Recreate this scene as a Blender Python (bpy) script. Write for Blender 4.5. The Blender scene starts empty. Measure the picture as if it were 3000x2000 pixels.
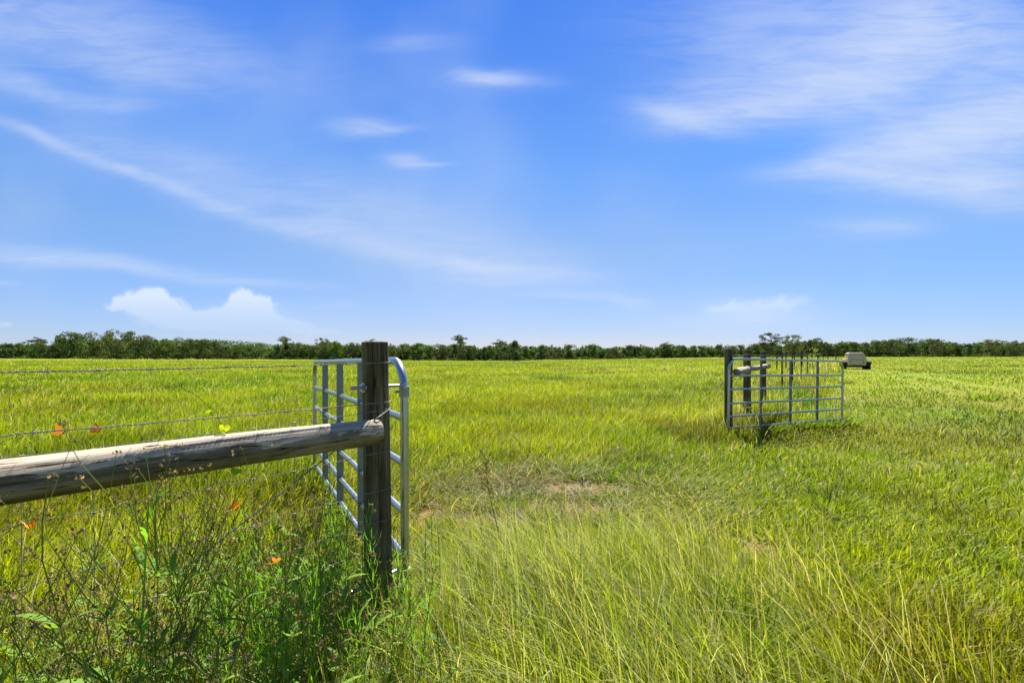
import bpy, math, random
import numpy as np
from mathutils import Vector, Matrix

R = math.radians
C = bpy.context.scene.collection
SC = bpy.context.scene
random.seed(7)
rng = np.random.RandomState(11)

# ------------------------------------------------------------------ camera
F = 1300.0           # focal length in pixels of the 3000 px wide photograph
HZ = 1045.0          # horizon row
EYE = 1.5
cam_d = bpy.data.cameras.new('camera')
cam_d.sensor_width = 36.0
cam_d.lens = 36.0 * F / 3000.0
cam_d.shift_y = (HZ - 1000.0) / 3000.0
cam_d.clip_start = 0.05
cam_d.clip_end = 6000
cam = bpy.data.objects.new('camera', cam_d)
C.objects.link(cam)
cam.location = (0, 0, EYE)
cam.rotation_euler = (R(90), 0, 0)
SC.camera = cam

# ------------------------------------------------------------------ light
SUN_AZ, SUN_EL = 7.0, 50.0       # to the right of straight ahead, height
sd = bpy.data.lights.new('sun', 'SUN')
sd.energy = 4.4
sd.angle = R(0.5)
sd.color = (1.0, 0.955, 0.87)
so = bpy.data.objects.new('sun', sd)
C.objects.link(so)
sdir = Vector((math.sin(R(SUN_AZ)) * math.cos(R(SUN_EL)), math.cos(R(SUN_AZ)) * math.cos(R(SUN_EL)), math.sin(R(SUN_EL))))
so.rotation_euler = sdir.to_track_quat('Z', 'Y').to_euler()
so.location = (20, 40, 60)

SC.view_settings.view_transform = 'Standard'
SC.view_settings.look = 'None'
SC.view_settings.gamma = 1
SC.view_settings.exposure = 1.55
SC.cycles.max_bounces = 6
SC.cycles.transparent_max_bounces = 8

# ------------------------------------------------------------------ node helper
class NT:
    def __init__(s, tree):
        s.t = tree
        tree.nodes.clear()
    def n(s, typ, ins=None, **props):
        nd = s.t.nodes.new(typ)
        for k, v in props.items():
            setattr(nd, k, v)
        for k, v in (ins or {}).items():
            sock = nd.inputs[k]
            if isinstance(v, bpy.types.NodeSocket):
                s.t.links.new(v, sock)
            else:
                sock.default_value = v
        return nd
    def math(s, op, a, b=0.0, c=0.0, clamp=False):
        nd = s.n('ShaderNodeMath', {0: a, 1: b, 2: c}, operation=op, use_clamp=clamp)
        return nd.outputs[0]
    def ramp(s, fac, stops, interp='LINEAR'):
        nd = s.n('ShaderNodeValToRGB', {0: fac})
        cr = nd.color_ramp
        cr.interpolation = interp
        while len(cr.elements) < len(stops):
            cr.elements.new(0.5)
        for e, (p, c) in zip(cr.elements, stops):
            e.position = p
            e.color = (c[0], c[1], c[2], 1) if hasattr(c, '__len__') else (c, c, c, 1)
        return nd.outputs[0]
    def mix(s, fac, a, b, blend='MIX'):
        nd = s.n('ShaderNodeMix', data_type='RGBA', blend_type=blend)
        for i, v in ((0, fac), (6, a), (7, b)):
            if isinstance(v, bpy.types.NodeSocket):
                s.t.links.new(v, nd.inputs[i])
            elif i == 0:
                nd.inputs[i].default_value = v
            else:
                nd.inputs[i].default_value = (v[0], v[1], v[2], 1)
        return nd.outputs[2]
    def sstep(s, v, lo, hi):
        nd = s.n('ShaderNodeMapRange', {0: v, 1: lo, 2: hi, 3: 0.0, 4: 1.0}, interpolation_type='SMOOTHSTEP')
        return nd.outputs[0]

# ------------------------------------------------------------------ sky (world)
w = bpy.data.worlds.new('World')
SC.world = w
w.use_nodes = True
T = NT(w.node_tree)
sky = T.n('ShaderNodeTexSky', sky_type='NISHITA', sun_disc=False, sun_elevation=R(SUN_EL), sun_rotation=R(SUN_AZ),
          air_density=1.0, dust_density=0.0, ozone_density=5.0, altitude=50)
tc = T.n('ShaderNodeTexCoord')
sep = T.n('ShaderNodeSeparateXYZ', {0: tc.outputs['Generated']})
X, Y, Z = sep.outputs
# cloud layer laid out by direction: slope to the side and slope upward of the ray, clouds at infinity
yy = T.math('MAXIMUM', Y, 0.12)
u = T.math('DIVIDE', X, yy)
v = T.math('DIVIDE', Z, yy)
uv = T.n('ShaderNodeCombineXYZ', {0: u, 1: v, 2: 0.0}).outputs[0]
# wispy warp
wn = T.n('ShaderNodeTexNoise', {'Vector': uv, 'Scale': 2.6, 'Detail': 3.0, 'Roughness': 0.5}, noise_dimensions='2D')
wv = T.n('ShaderNodeVectorMath', {0: wn.outputs['Color'], 1: (0.5, 0.5, 0.5)}, operation='SUBTRACT').outputs[0]
wv = T.n('ShaderNodeVectorMath', {0: wv, 1: (0.07, 0.045, 0)}, operation='MULTIPLY').outputs[0]
uvw = T.n('ShaderNodeVectorMath', {0: uv, 1: wv}, operation='ADD').outputs[0]

def blobs(vec, lst):
    acc = None
    for (cx, cy, rx, ry, ang, wt) in lst:      # in pixels of the 2352 wide view of the photograph, angle counter-clockwise
        k = 3000 / 2352.0
        m = T.n('ShaderNodeMapping', {'Vector': vec, 'Location': ((cx * k - 1500) / F, (HZ - cy * k) / F, 0),
                                      'Rotation': (0, 0, R(ang)), 'Scale': (rx * k / F, ry * k / F, 1)}, vector_type='TEXTURE')
        d = T.n('ShaderNodeVectorMath', {0: m.outputs[0], 1: m.outputs[0]}, operation='DOT_PRODUCT').outputs['Value']
        g = T.math('POWER', 0.2, d)
        acc = T.math('MULTIPLY', g, wt) if acc is None else T.math('MULTIPLY_ADD', g, wt, acc)
    return acc

CIRRUS = [
    # upper right sweep
    (1560, 272, 120, 32, -16, .52), (1700, 262, 190, 42, 7, .50), (1880, 210, 210, 66, 20, .46), (2060, 130, 200, 120, 50, .52),
    (2090, 60, 330, 150, 10, .34), (1800, 60, 400, 150, 0, .24), (2290, 110, 200, 110, -10, .34), (1700, 190, 280, 70, 10, .22), (1950, 262, 120, 30, 18, .10),
    # big right fan
    (2270, 305, 260, 95, 10, .70), (2080, 345, 230, 60, 15, .50), (1900, 386, 180, 28, 8, .40), (2340, 250, 170, 90, 0, .32),
    (2230, 425, 230, 26, 3, .46), (2060, 412, 170, 22, -6, .40), (2290, 462, 200, 42, -6, .40), (2180, 400, 290, 80, 0, .22),
    (2020, 528, 110, 18, 1, .28), (2000, 520, 220, 40, 2, .10),
    # small puffs in the middle
    (1120, 180, 80, 19, -2, .50), (1180, 184, 90, 13, -4, .20), (820, 300, 85, 27, 4, .46), (880, 300, 90, 11, 8, .22),
    (930, 374, 56, 20, -4, .38), (990, 378, 60, 6, 4, .24), (950, 100, 120, 24, 3, .20), (1520, 268, 120, 50, 0, .10), (1130, 190, 170, 40, 0, .08),
    # long streak from the left down to the middle: thin bright lower edge, broad soft veil above it
    (60, 308, 130, 16, -22, .26), (230, 372, 180, 17, -20, .28), (430, 446, 200, 19, -20, .24), (650, 524, 210, 24, -17, .22),
    (860, 562, 210, 30, -15, .28), (1060, 602, 200, 28, -12, .36), (1250, 628, 190, 22, -3, .24), (420, 400, 420, 70, -18, .20),
    (850, 490, 340, 90, -14, .20), (1150, 590, 260, 60, -10, .14),
    # left veils and low streaks
    (120, 60, 380, 120, -10, .30), (40, 200, 180, 36, -20, .26), (240, 240, 130, 24, -4, .24), (350, 180, 160, 24, -10, .12),
    (420, 130, 380, 90, -12, .16), (90, 590, 200, 28, -6, .40), (330, 618, 240, 22, -6, .30), (600, 650, 180, 12, -4, .20),
    (1330, 680, 150, 12, -2, .20), (1440, 692, 80, 26, -14, .22), (1100, 645, 140, 10, -4, .16), (770, 700, 70, 9, 2, .16),
    (10, 655, 50, 9, 0, .12), (1740, 715, 170, 44, 0, .40), (1640, 745, 200, 30, 0, .20), (560, 735, 260, 44, 0, .30)]
CUMULUS = [(335, 690, 80, 38, 12, 1.0), (385, 712, 100, 34, -14, .8), (265, 700, 46, 16, 10, .6), (558, 688, 46, 34, -10, 1.0), (606, 698, 50, 26, -8, .7),
           (545, 722, 100, 32, 0, .8), (670, 750, 140, 28, -8, .8), (440, 745, 200, 32, 0, .7), (10, 745, 34, 16, 0, .8),
           (1735, 706, 150, 40, 4, .48), (1830, 692, 90, 30, 6, .30), (1640, 712, 90, 24, 8, .30), (1740, 742, 160, 30, 0, .3), (830, 762, 160, 16, 0, .35)]
cir = blobs(uvw, CIRRUS)
stn = T.n('ShaderNodeMapping', {'Vector': uvw, 'Rotation': (0, 0, R(12)), 'Scale': (2.2, 9.0, 1)})
streak = T.n('ShaderNodeTexNoise', {'Vector': stn.outputs[0], 'Scale': 2.0, 'Detail': 6.0, 'Roughness': 0.55, 'Distortion': 0.6}, noise_dimensions='2D').outputs[0]
stn2 = T.n('ShaderNodeMapping', {'Vector': uvw, 'Rotation': (0, 0, R(-18)), 'Scale': (2.4, 17.0, 1)})
stn3 = T.n('ShaderNodeMapping', {'Vector': uvw, 'Rotation': (0, 0, R(14)), 'Scale': (2.4, 19.0, 1)})
fa = T.n('ShaderNodeTexNoise', {'Vector': stn2.outputs[0], 'Scale': 2.2, 'Detail': 7.0, 'Roughness': 0.6, 'Distortion': 0.9}, noise_dimensions='2D').outputs[0]
fb = T.n('ShaderNodeTexNoise', {'Vector': stn3.outputs[0], 'Scale': 2.2, 'Detail': 7.0, 'Roughness': 0.6, 'Distortion': 0.9}, noise_dimensions='2D').outputs[0]
side = T.sstep(u, -.15, .35)
fab = T.math('ADD', T.math('MULTIPLY', fb, side), T.math('MULTIPLY', fa, T.math('SUBTRACT', 1.0, side)))
streak = T.math('ADD', T.math('MULTIPLY', streak, .45), T.math('MULTIPLY', fab, .55))
streak = T.sstep(streak, 0.26, 0.72)
fine = T.math('MULTIPLY_ADD', streak, 0.85, 0.45)
cir = T.math('MULTIPLY', cir, fine)
veil = T.n('ShaderNodeTexNoise', {'Vector': uvw, 'Scale': 1.3, 'Detail': 4.0, 'Roughness': 0.5}, noise_dimensions='2D').outputs[0]
veil = T.math('MULTIPLY', T.sstep(veil, 0.45, 0.8), 0.16)
cir = T.math('ADD', cir, veil)
cir = T.math('SUBTRACT', 1.0, T.math('POWER', 0.20, cir))
cir = T.math('MULTIPLY', cir, 0.95)
# cumulus near the horizon: billowy edge
cn = T.n('ShaderNodeTexNoise', {'Vector': uv, 'Scale': 22.0, 'Detail': 6.0, 'Roughness': 0.62}, noise_dimensions='2D')
cn2 = T.n('ShaderNodeVectorMath', {0: cn.outputs['Color'], 1: (0.5, 0.5, 0.5)}, operation='SUBTRACT').outputs[0]
cn2 = T.n('ShaderNodeVectorMath', {0: cn2, 1: (0.05, 0.035, 0)}, operation='MULTIPLY').outputs[0]
uvc = T.n('ShaderNodeVectorMath', {0: uv, 1: cn2}, operation='ADD').outputs[0]
cum = blobs(uvc, CUMULUS)
cum = T.sstep(cum, 0.22, 0.74)
lowfade = T.sstep(v, 0.02, 0.16)
cum = T.math('MULTIPLY', cum, T.math('MULTIPLY_ADD', lowfade, 0.62, 0.18))
dens = T.math('MAXIMUM', cir, cum)
up = T.sstep(Z, -0.02, 0.02)
dens = T.math('MULTIPLY', dens, up)
# sky colour: the physical sky, deepened; whiter toward the horizon where the air is thick
tint = T.ramp(T.math('ABSOLUTE', Z), [(0.0, (.46, .43, .56)), (0.06, (.47, .45, .58)), (.22, (.62, .60, .63)), (.387, (.50, .66, .82)), (.625, (.31, .575, .98)), (1.0, (.26, .5, 1.0))])
base = T.mix(1.0, sky.outputs[0], tint, 'MULTIPLY')
base = T.mix(1.0, base, T.ramp(T.math('ABSOLUTE', X), [(.0, (.82, .82, .82)), (.3, (.82, .83, .84)), (.72, (.76, .885, .98))]), 'MULTIPLY')
base = T.mix(1.0, base, (1.0 / .82,) * 3, 'MULTIPLY')
cc = T.mix(cum, (3.75, 4.3, 5.45), (4.9, 5.35, 5.8))
colr = T.mix(dens, base, cc)
bg = T.n('ShaderNodeBackground', {'Color': colr, 'Strength': 0.0605})
T.n('ShaderNodeOutputWorld', {'Surface': bg.outputs[0]})

# ------------------------------------------------------------------ helpers
def sst(x):
    x = np.clip(x, 0, 1)
    return x * x * (3 - 2 * x)

_perm = rng.rand(256, 256)
def vnoise(x, y):
    x = np.asarray(x, float); y = np.asarray(y, float)
    xi = np.floor(x).astype(int); yi = np.floor(y).astype(int)
    fx = sst(x - xi); fy = sst(y - yi)
    a = _perm[xi & 255, yi & 255]; b = _perm[(xi + 1) & 255, yi & 255]
    c = _perm[xi & 255, (yi + 1) & 255]; d = _perm[(xi + 1) & 255, (yi + 1) & 255]
    return (a * (1 - fx) + b * fx) * (1 - fy) + (c * (1 - fx) + d * fx) * fy
def fbm(x, y, o=3):
    s = 0; a = 1; t = 0
    for i in range(o):
        s = s + a * vnoise(x * 2 ** i + 17 * i, y * 2 ** i + 31 * i); t += a; a *= .5
    return s / t

def ground_z(x, y):
    x = np.asarray(x, float); y = np.asarray(y, float)
    r = np.hypot(x, y)
    z = .65 * sst((x - 7) / 15) + .85 * sst((x - 25) / 120)
    z = z - .75 * sst((y - 60) / 200) * np.exp(-((x - 10) / 110.0) ** 2) + .5 * sst((-x - 90) / 120)
    z = z + (fbm(x / 3.5, y / 3.5, 2) - .5) * .10 * sst(r / 6) + (fbm(x / 1.1 + 9, y / 1.1, 2) - .5) * .05
    return z
def gz(x, y):
    return float(ground_z(x, y))

BARE = [(.30, 4.45, .60, .20), (.75, 5.2, .45, .22), (-.15, 4.0, .42, .16), (-.75, 4.1, .25, .25), (5.3, 6.1, .5, .16), (1.22, 2.2, .2, .25),
        (1.9, 3.5, .14, .14), (-2.55, 7.2, .5, .3), (.15, 3.3, .2, .1), (10.5, 15, .8, .3)]
def bare(x, y):
    b = 0
    n = fbm(x * 3.1, y * 3.1, 3)
    for cx, cy, rx, ry in BARE:
        d = np.sqrt(((x - cx) / rx) ** 2 + ((y - cy) / ry) ** 2)
        b = np.maximum(b, sst((1.35 - d + (n - .5) * 2.6) / .8) * .85)
    for off_ in (-.7, .7):
        tx = 23.5 + off_ - (30 - y) * .54
        b = np.maximum(b, np.exp(-((x - tx) / .32) ** 2) * (y < 30) * sst((y - 8) / 6) * (.15 + .6 * n))
    return b
FD = np.array([.615, .788]); FN = np.array([.788, -.615])     # fence direction / its camera-side normal
FP = np.array([4.05, 8.30])
def fence_dist(x, y):       # distance to the fence line beyond the right post
    t = (x - FP[0]) * FD[0] + (y - FP[1]) * FD[1]
    d = (x - FP[0]) * FN[0] + (y - FP[1]) * FN[1]
    return t, d
def gate_side(x, y):        # >0 right (camera) side of the fence line
    return (x - FP[0]) * FN[0] + (y - FP[1]) * FN[1]

def meta(o, label=None, cat=None, group=None, kind=None):
    if label: o['label'] = label
    if cat: o['category'] = cat
    if group: o['group'] = group
    if kind: o['kind'] = kind
    return o
def empty(name, loc=(0, 0, 0), rz=0.0):
    o = bpy.data.objects.new(name, None)
    C.objects.link(o)
    o.location = loc
    o.rotation_euler = (0, 0, rz)
    o.empty_display_size = .1
    return o

class MB:
    def __init__(s):
        s.v = []; s.f = []; s.c = []; s.col = None
    def add(s, vs, fs, col=None):
        o = len(s.v)
        s.v.extend([tuple(p) for p in vs])
        s.f.extend([tuple(i + o for i in f) for f in fs])
        s.c.extend([col or (1, 1, 1)] * len(vs))
    def tube(s, pts, r, n=8, cap=True, col=None):
        pts = [Vector(p) for p in pts]
        if not hasattr(r, '__len__'): r = [r] * len(pts)
        tang = []
        for i in range(len(pts)):
            a = pts[max(i - 1, 0)]; b = pts[min(i + 1, len(pts) - 1)]
            d = (b - a)
            tang.append(d.normalized() if d.length > 1e-9 else Vector((0, 0, 1)))
        ref = Vector((0, 0, 1)) if abs(tang[0].z) < .9 else Vector((1, 0, 0))
        nrm = tang[0].cross(ref).normalized()
        vs = []; fs = []
        for i, p in enumerate(pts):
            t = tang[i]
            nrm = (nrm - t * nrm.dot(t))
            nrm = nrm.normalized() if nrm.length > 1e-6 else t.orthogonal().normalized()
            b = t.cross(nrm)
            for k in range(n):
                a = 2 * math.pi * k / n
                vs.append(p + (nrm * math.cos(a) + b * math.sin(a)) * r[i])
        for i in range(len(pts) - 1):
            for k in range(n):
                k2 = (k + 1) % n
                fs.append((i * n + k, i * n + k2, (i + 1) * n + k2, (i + 1) * n + k))
        if cap:
            fs.append(tuple(range(n))[::-1])
            fs.append(tuple(range((len(pts) - 1) * n, len(pts) * n)))
        s.add(vs, fs, col)
    def box(s, x0, x1, y0, y1, z0, z1, col=None):
        vs = [(x0, y0, z0), (x1, y0, z0), (x1, y1, z0), (x0, y1, z0), (x0, y0, z1), (x1, y0, z1), (x1, y1, z1), (x0, y1, z1)]
        s.add(vs, [(0, 3, 2, 1), (4, 5, 6, 7), (0, 1, 5, 4), (1, 2, 6, 5), (2, 3, 7, 6), (3, 0, 4, 7)], col)
    def quadleaf(s, p, d, side, L, W, col=None, bend=0.0):
        p = Vector(p); d = Vector(d).normalized(); side = Vector(side).normalized()
        up = side.cross(d)
        a = p; m1 = p + d * L * .35 + up * bend * L * .1; m2 = p + d * L * .7 + up * bend * L * .04; e = p + d * L - up * bend * L * .15
        s.add([a, m1 + side * W * .5, m1 - side * W * .5, m2 + side * W * .38, m2 - side * W * .38, e],
              [(0, 1, 2), (1, 3, 4, 2), (3, 5, 4)], col)
    def obj(s, name, mat, parent=None, smooth=False, bevel=0.0, loc=None, usecol=False):
        me = bpy.data.meshes.new(name)
        me.from_pydata(s.v, [], s.f)
        if smooth:
            me.polygons.foreach_set('use_smooth', [True] * len(me.polygons))
        if usecol:
            a = me.color_attributes.new('Col', 'FLOAT_COLOR', 'POINT')
            arr = np.ones((len(s.v), 4), np.float32); arr[:, :3] = s.c
            a.data.foreach_set('color', arr.ravel())
        me.update()
        o = bpy.data.objects.new(name, me)
        C.objects.link(o)
        if mat: me.materials.append(mat)
        if parent: o.parent = parent
        if loc: o.location = loc
        if bevel:
            b = o.modifiers.new('bevel', 'BEVEL'); b.width = bevel; b.segments = 2; b.limit_method = 'ANGLE'
        if smooth:
            try: me.set_sharp_from_angle(angle=R(40))
            except Exception: pass
        return o

def np_mesh(name, co, faces3, faces4, col, mat, parent=None):
    me = bpy.data.meshes.new(name)
    nv = len(co); n3 = len(faces3); n4 = len(faces4)
    me.vertices.add(nv); me.loops.add(n3 * 3 + n4 * 4); me.polygons.add(n3 + n4)
    me.vertices.foreach_set('co', np.asarray(co, np.float32).ravel())
    li = np.concatenate([np.asarray(faces4, np.int32).ravel(), np.asarray(faces3, np.int32).ravel()])
    me.loops.foreach_set('vertex_index', li)
    ls = np.concatenate([np.arange(n4) * 4, n4 * 4 + np.arange(n3) * 3]).astype(np.int32)
    me.polygons.foreach_set('loop_start', ls)
    if col is not None:
        a = me.color_attributes.new('Col', 'FLOAT_COLOR', 'POINT')
        arr = np.ones((nv, 4), np.float32); arr[:, :3] = col
        a.data.foreach_set('color', arr.ravel())
    me.update(calc_edges=True)
    me.validate()
    o = bpy.data.objects.new(name, me)
    C.objects.link(o)
    me.materials.append(mat)
    if parent: o.parent = parent
    return o

# ------------------------------------------------------------------ materials
def new_mat(name):
    m = bpy.data.materials.new(name)
    m.use_nodes = True
    return m, NT(m.node_tree)
def out(T, sh, disp=None):
    T.n('ShaderNodeOutputMaterial', {'Surface': sh})

def leaf_mat(name, transl=.4, rough=.5, spec=.25, var=.12, tint=(1, 1, 1), tt=(1.25, 1.15, .45)):
    m, T = new_mat(name)
    at = T.n('ShaderNodeAttribute', attribute_name='Col').outputs['Color']
    oi = T.n('ShaderNodeObjectInfo').outputs['Random']
    rv = T.math('MULTIPLY_ADD', oi, var * 2, 1 - var)
    c = T.mix(1.0, at, (tint[0], tint[1], tint[2]), 'MULTIPLY')
    hs = T.n('ShaderNodeHueSaturation', {'Hue': T.math('MULTIPLY_ADD', oi, .03, .485), 'Saturation': 1.0, 'Value': rv, 'Fac': 1.0, 'Color': c}).outputs[0]
    bs = T.n('ShaderNodeBsdfPrincipled', {'Base Color': hs, 'Roughness': rough, 'Specular IOR Level': spec})
    tr = T.n('ShaderNodeBsdfTranslucent', {'Color': T.mix(1.0, hs, tt, 'MULTIPLY')})
    mx = T.n('ShaderNodeMixShader', {0: transl, 1: bs.outputs[0], 2: tr.outputs[0]})
    out(T, mx.outputs[0])
    return m
M_grass = leaf_mat('grass_blade', .45, .55, .22, 0, tt=(1.42, 1.42, .55))
M_weed = leaf_mat('weed_leaf', .45, .6, .15, 0, tint=(1.75, 1.75, 1.25))
M_crown = leaf_mat('tree_leaf', .3, .6, .15, .34)
M_ivy = leaf_mat('heart_leaf', .6, .5, .2, 0)

def mat_ground():
    m, T = new_mat('pasture_ground')
    g = T.n('ShaderNodeNewGeometry').outputs['Position']
    at = T.n('ShaderNodeAttribute', attribute_name='Col')
    n1 = T.n('ShaderNodeTexNoise', {'Vector': g, 'Scale': 2.2, 'Detail': 8.0, 'Roughness': .65}).outputs[0]
    n2 = T.n('ShaderNodeTexNoise', {'Vector': g, 'Scale': 38.0, 'Detail': 4.0, 'Roughness': .7}).outputs[0]
    n3 = T.n('ShaderNodeTexNoise', {'Vector': g, 'Scale': .12, 'Detail': 5.0, 'Roughness': .6}).outputs[0]
    gr = T.ramp(n1, [(.3, (.035, .045, .010)), (.55, (.07, .085, .012)), (.75, (.12, .12, .025))])
    gr = T.mix(T.math('MULTIPLY', n3, .6), gr, (.17, .21, .02))
    soil = T.ramp(n2, [(.3, (.12, .055, .018)), (.5, (.32, .15, .05)), (.75, (.42, .24, .11))])
    sepc = T.n('ShaderNodeSeparateColor', {0: at.outputs['Color']})
    c = T.mix(T.math('MULTIPLY', sepc.outputs[0], T.sstep(n1, .38, .56)), gr, soil)
    far = T.ramp(n3, [(.3, (.16, .215, .010)), (.7, (.225, .245, .012))])
    c = T.mix(sepc.outputs[1], c, far)
    c = T.mix(sepc.outputs[2], c, (.022, .035, .012))
    bp = T.n('ShaderNodeBump', {'Height': n2, 'Strength': .5, 'Distance': .02}).outputs[0]
    bs = T.n('ShaderNodeBsdfPrincipled', {'Base Color': c, 'Roughness': .95, 'Specular IOR Level': .1, 'Normal': bp})
    out(T, bs.outputs[0])
    return m
M_ground = mat_ground()

def mat_wood(name, dark, mid, light, scale=1.0, weather=0.0, bump=.6, cs=75):
    m, T = new_mat(name)
    tc = T.n('ShaderNodeTexCoord').outputs['Object']
    mp = T.n('ShaderNodeMapping', {'Vector': tc, 'Scale': (26 * scale, 26 * scale, 1.6 * scale)}).outputs[0]
    n1 = T.n('ShaderNodeTexNoise', {'Vector': mp, 'Scale': 1.0, 'Detail': 8.0, 'Roughness': .62, 'Distortion': .5}).outputs[0]
    mp2 = T.n('ShaderNodeMapping', {'Vector': tc, 'Scale': (cs * scale, cs * scale, cs * .06 * scale)}).outputs[0]
    n2 = T.n('ShaderNodeTexNoise', {'Vector': mp2, 'Scale': 1.0, 'Detail': 5.0, 'Roughness': .6, 'Distortion': .8}).outputs[0]
    n3 = T.n('ShaderNodeTexNoise', {'Vector': tc, 'Scale': 5.0, 'Detail': 6.0, 'Roughness': .6}).outputs[0]
    c = T.ramp(n1, [(.36, dark), (.5, mid), (.64, light)])
    c = T.mix(T.ramp(n3, [(.42, 0), (.62, .55)]), c, (dark[0] * .9, dark[1] * 1.0, dark[2] * .8))
    if weather:
        sp = T.n('ShaderNodeSeparateXYZ', {0: T.n('ShaderNodeNewGeometry').outputs['Normal']})
        mp3 = T.n('ShaderNodeMapping', {'Vector': tc, 'Scale': (26, 26, 5.0)}).outputs[0]
        n4 = T.n('ShaderNodeTexNoise', {'Vector': mp3, 'Scale': 1.0, 'Detail': 7.0, 'Roughness': .65}).outputs[0]
        wv = T.math('ADD', sp.outputs[2], T.math('MULTIPLY_ADD', n4, 1.7, -.85))
        wf = T.sstep(wv, .24, .32)
        pale = T.ramp(n1, [(.36, (.30, .25, .18)), (.5, (.44, .36, .255)), (.64, (.57, .475, .345))])
        c = T.mix(T.math('MULTIPLY', wf, weather), c, pale)
    crack = T.ramp(n2, [(.36, 0), (.41, 1)])
    c = T.mix(crack, (dark[0] * .35, dark[1] * .35, dark[2] * .35), c)
    h = T.math('ADD', T.math('MULTIPLY', crack, .7), T.math('MULTIPLY', n1, .6))
    bp = T.n('ShaderNodeBump', {'Height': h, 'Strength': bump, 'Distance': .012}).outputs[0]
    bs = T.n('ShaderNodeBsdfPrincipled', {'Base Color': c, 'Roughness': .82, 'Specular IOR Level': .2, 'Normal': bp})
    out(T, bs.outputs[0])
    return m
M_post = mat_wood('creosote_post_wood', (.055, .042, .020), (.135, .105, .052), (.24, .195, .115))
M_log = mat_wood('weathered_log_wood', (.075, .055, .028), (.17, .13, .08), (.29, .23, .15), weather=1.0, cs=105, bump=1.0)
M_log2 = mat_wood('rough_log_wood', (.16, .12, .07), (.28, .23, .14), (.40, .34, .23), weather=1.0)
M_board = mat_wood('dark_fence_board', (.02, .017, .012), (.035, .03, .022), (.06, .052, .04))

def mat_metal(name, col, rough, metal=.9, nscale=14, var=.25, bump=0.0):
    m, T = new_mat(name)
    tc = T.n('ShaderNodeTexCoord').outputs['Object']
    n1 = T.n('ShaderNodeTexNoise', {'Vector': tc, 'Scale': nscale, 'Detail': 5.0, 'Roughness': .6}).outputs[0]
    vo = T.n('ShaderNodeTexVoronoi', {'Vector': tc, 'Scale': nscale * 7.0}).outputs['Color']
    f = T.math('MULTIPLY_ADD', n1, var * 2, 1 - var)
    c = T.n('ShaderNodeHueSaturation', {'Hue': .5, 'Saturation': 1.0, 'Value': f, 'Fac': 1.0, 'Color': (*col, 1)}).outputs[0]
    c = T.mix(.06, c, vo, 'OVERLAY')
    rg = T.math('MULTIPLY_ADD', n1, .25, rough - .12)
    bs = T.n('ShaderNodeBsdfPrincipled', {'Base Color': c, 'Roughness': rg, 'Metallic': metal})
    out(T, bs.outputs[0])
    return m
M_galv = mat_metal('galvanised_steel', (.40, .415, .425), .30)
M_stay = mat_metal('galvanised_channel', (.20, .225, .235), .45, .6)
M_wire = mat_metal('fence_wire', (.24, .235, .20), .72, .5, 40)
M_rust = mat_metal('rusty_hinge_steel', (.34, .33, .29), .5, .6, 60)
M_tpost = mat_metal('dark_steel_post', (.045, .05, .045), .65, .3)

def mat_simple(name, col, rough=.6, spec=.3, nscale=8, var=.3, col2=None, thr=.55):
    m, T = new_mat(name)
    tc = T.n('ShaderNodeTexCoord').outputs['Object']
    n1 = T.n('ShaderNodeTexNoise', {'Vector': tc, 'Scale': nscale, 'Detail': 7.0, 'Roughness': .65}).outputs[0]
    f = T.math('MULTIPLY_ADD', n1, var * 2, 1 - var)
    c = T.n('ShaderNodeHueSaturation', {'Hue': .5, 'Saturation': 1.0, 'Value': f, 'Fac': 1.0, 'Color': (*col, 1)}).outputs[0]
    if col2:
        c = T.mix(T.ramp(n1, [(thr, 0), (thr + .1, 1)]), c, col2)
    bs = T.n('ShaderNodeBsdfPrincipled', {'Base Color': c, 'Roughness': rough, 'Specular IOR Level': spec})
    out(T, bs.outputs[0])
    return m
M_cream = mat_simple('faded_cream_paint', (.60, .48, .29), .6, .25, 5, .16, (.36, .27, .14), .58)
M_tyre = mat_simple('tyre_rubber', (.022, .022, .022), .8, .2, 12)
M_black = mat_simple('black_plastic', (.02, .02, .02), .5, .3)
M_bark = mat_simple('tree_bark', (.13, .11, .085), .9, .1, 3)
M_bfbody = mat_simple('butterfly_body', (.03, .02, .015), .8, .1)
def mat_wing():
    m, T = new_mat('butterfly_wing')
    tc = T.n('ShaderNodeTexCoord').outputs['Object']
    wv = T.n('ShaderNodeTexWave', {'Vector': tc, 'Scale': 60.0, 'Distortion': 3.0, 'Detail': 2.0}).outputs['Fac']
    c = T.mix(T.ramp(wv, [(.06, 1), (.16, 0)]), (1.0, .56, .06), (.45, .15, .01))
    df = T.n('ShaderNodeBsdfDiffuse', {'Color': c})
    tr = T.n('ShaderNodeBsdfTranslucent', {'Color': c})
    mx = T.n('ShaderNodeMixShader', {0: .65, 1: df.outputs[0], 2: tr.outputs[0]})
    out(T, mx.outputs[0])
    return m
M_wing = mat_wing()

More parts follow.
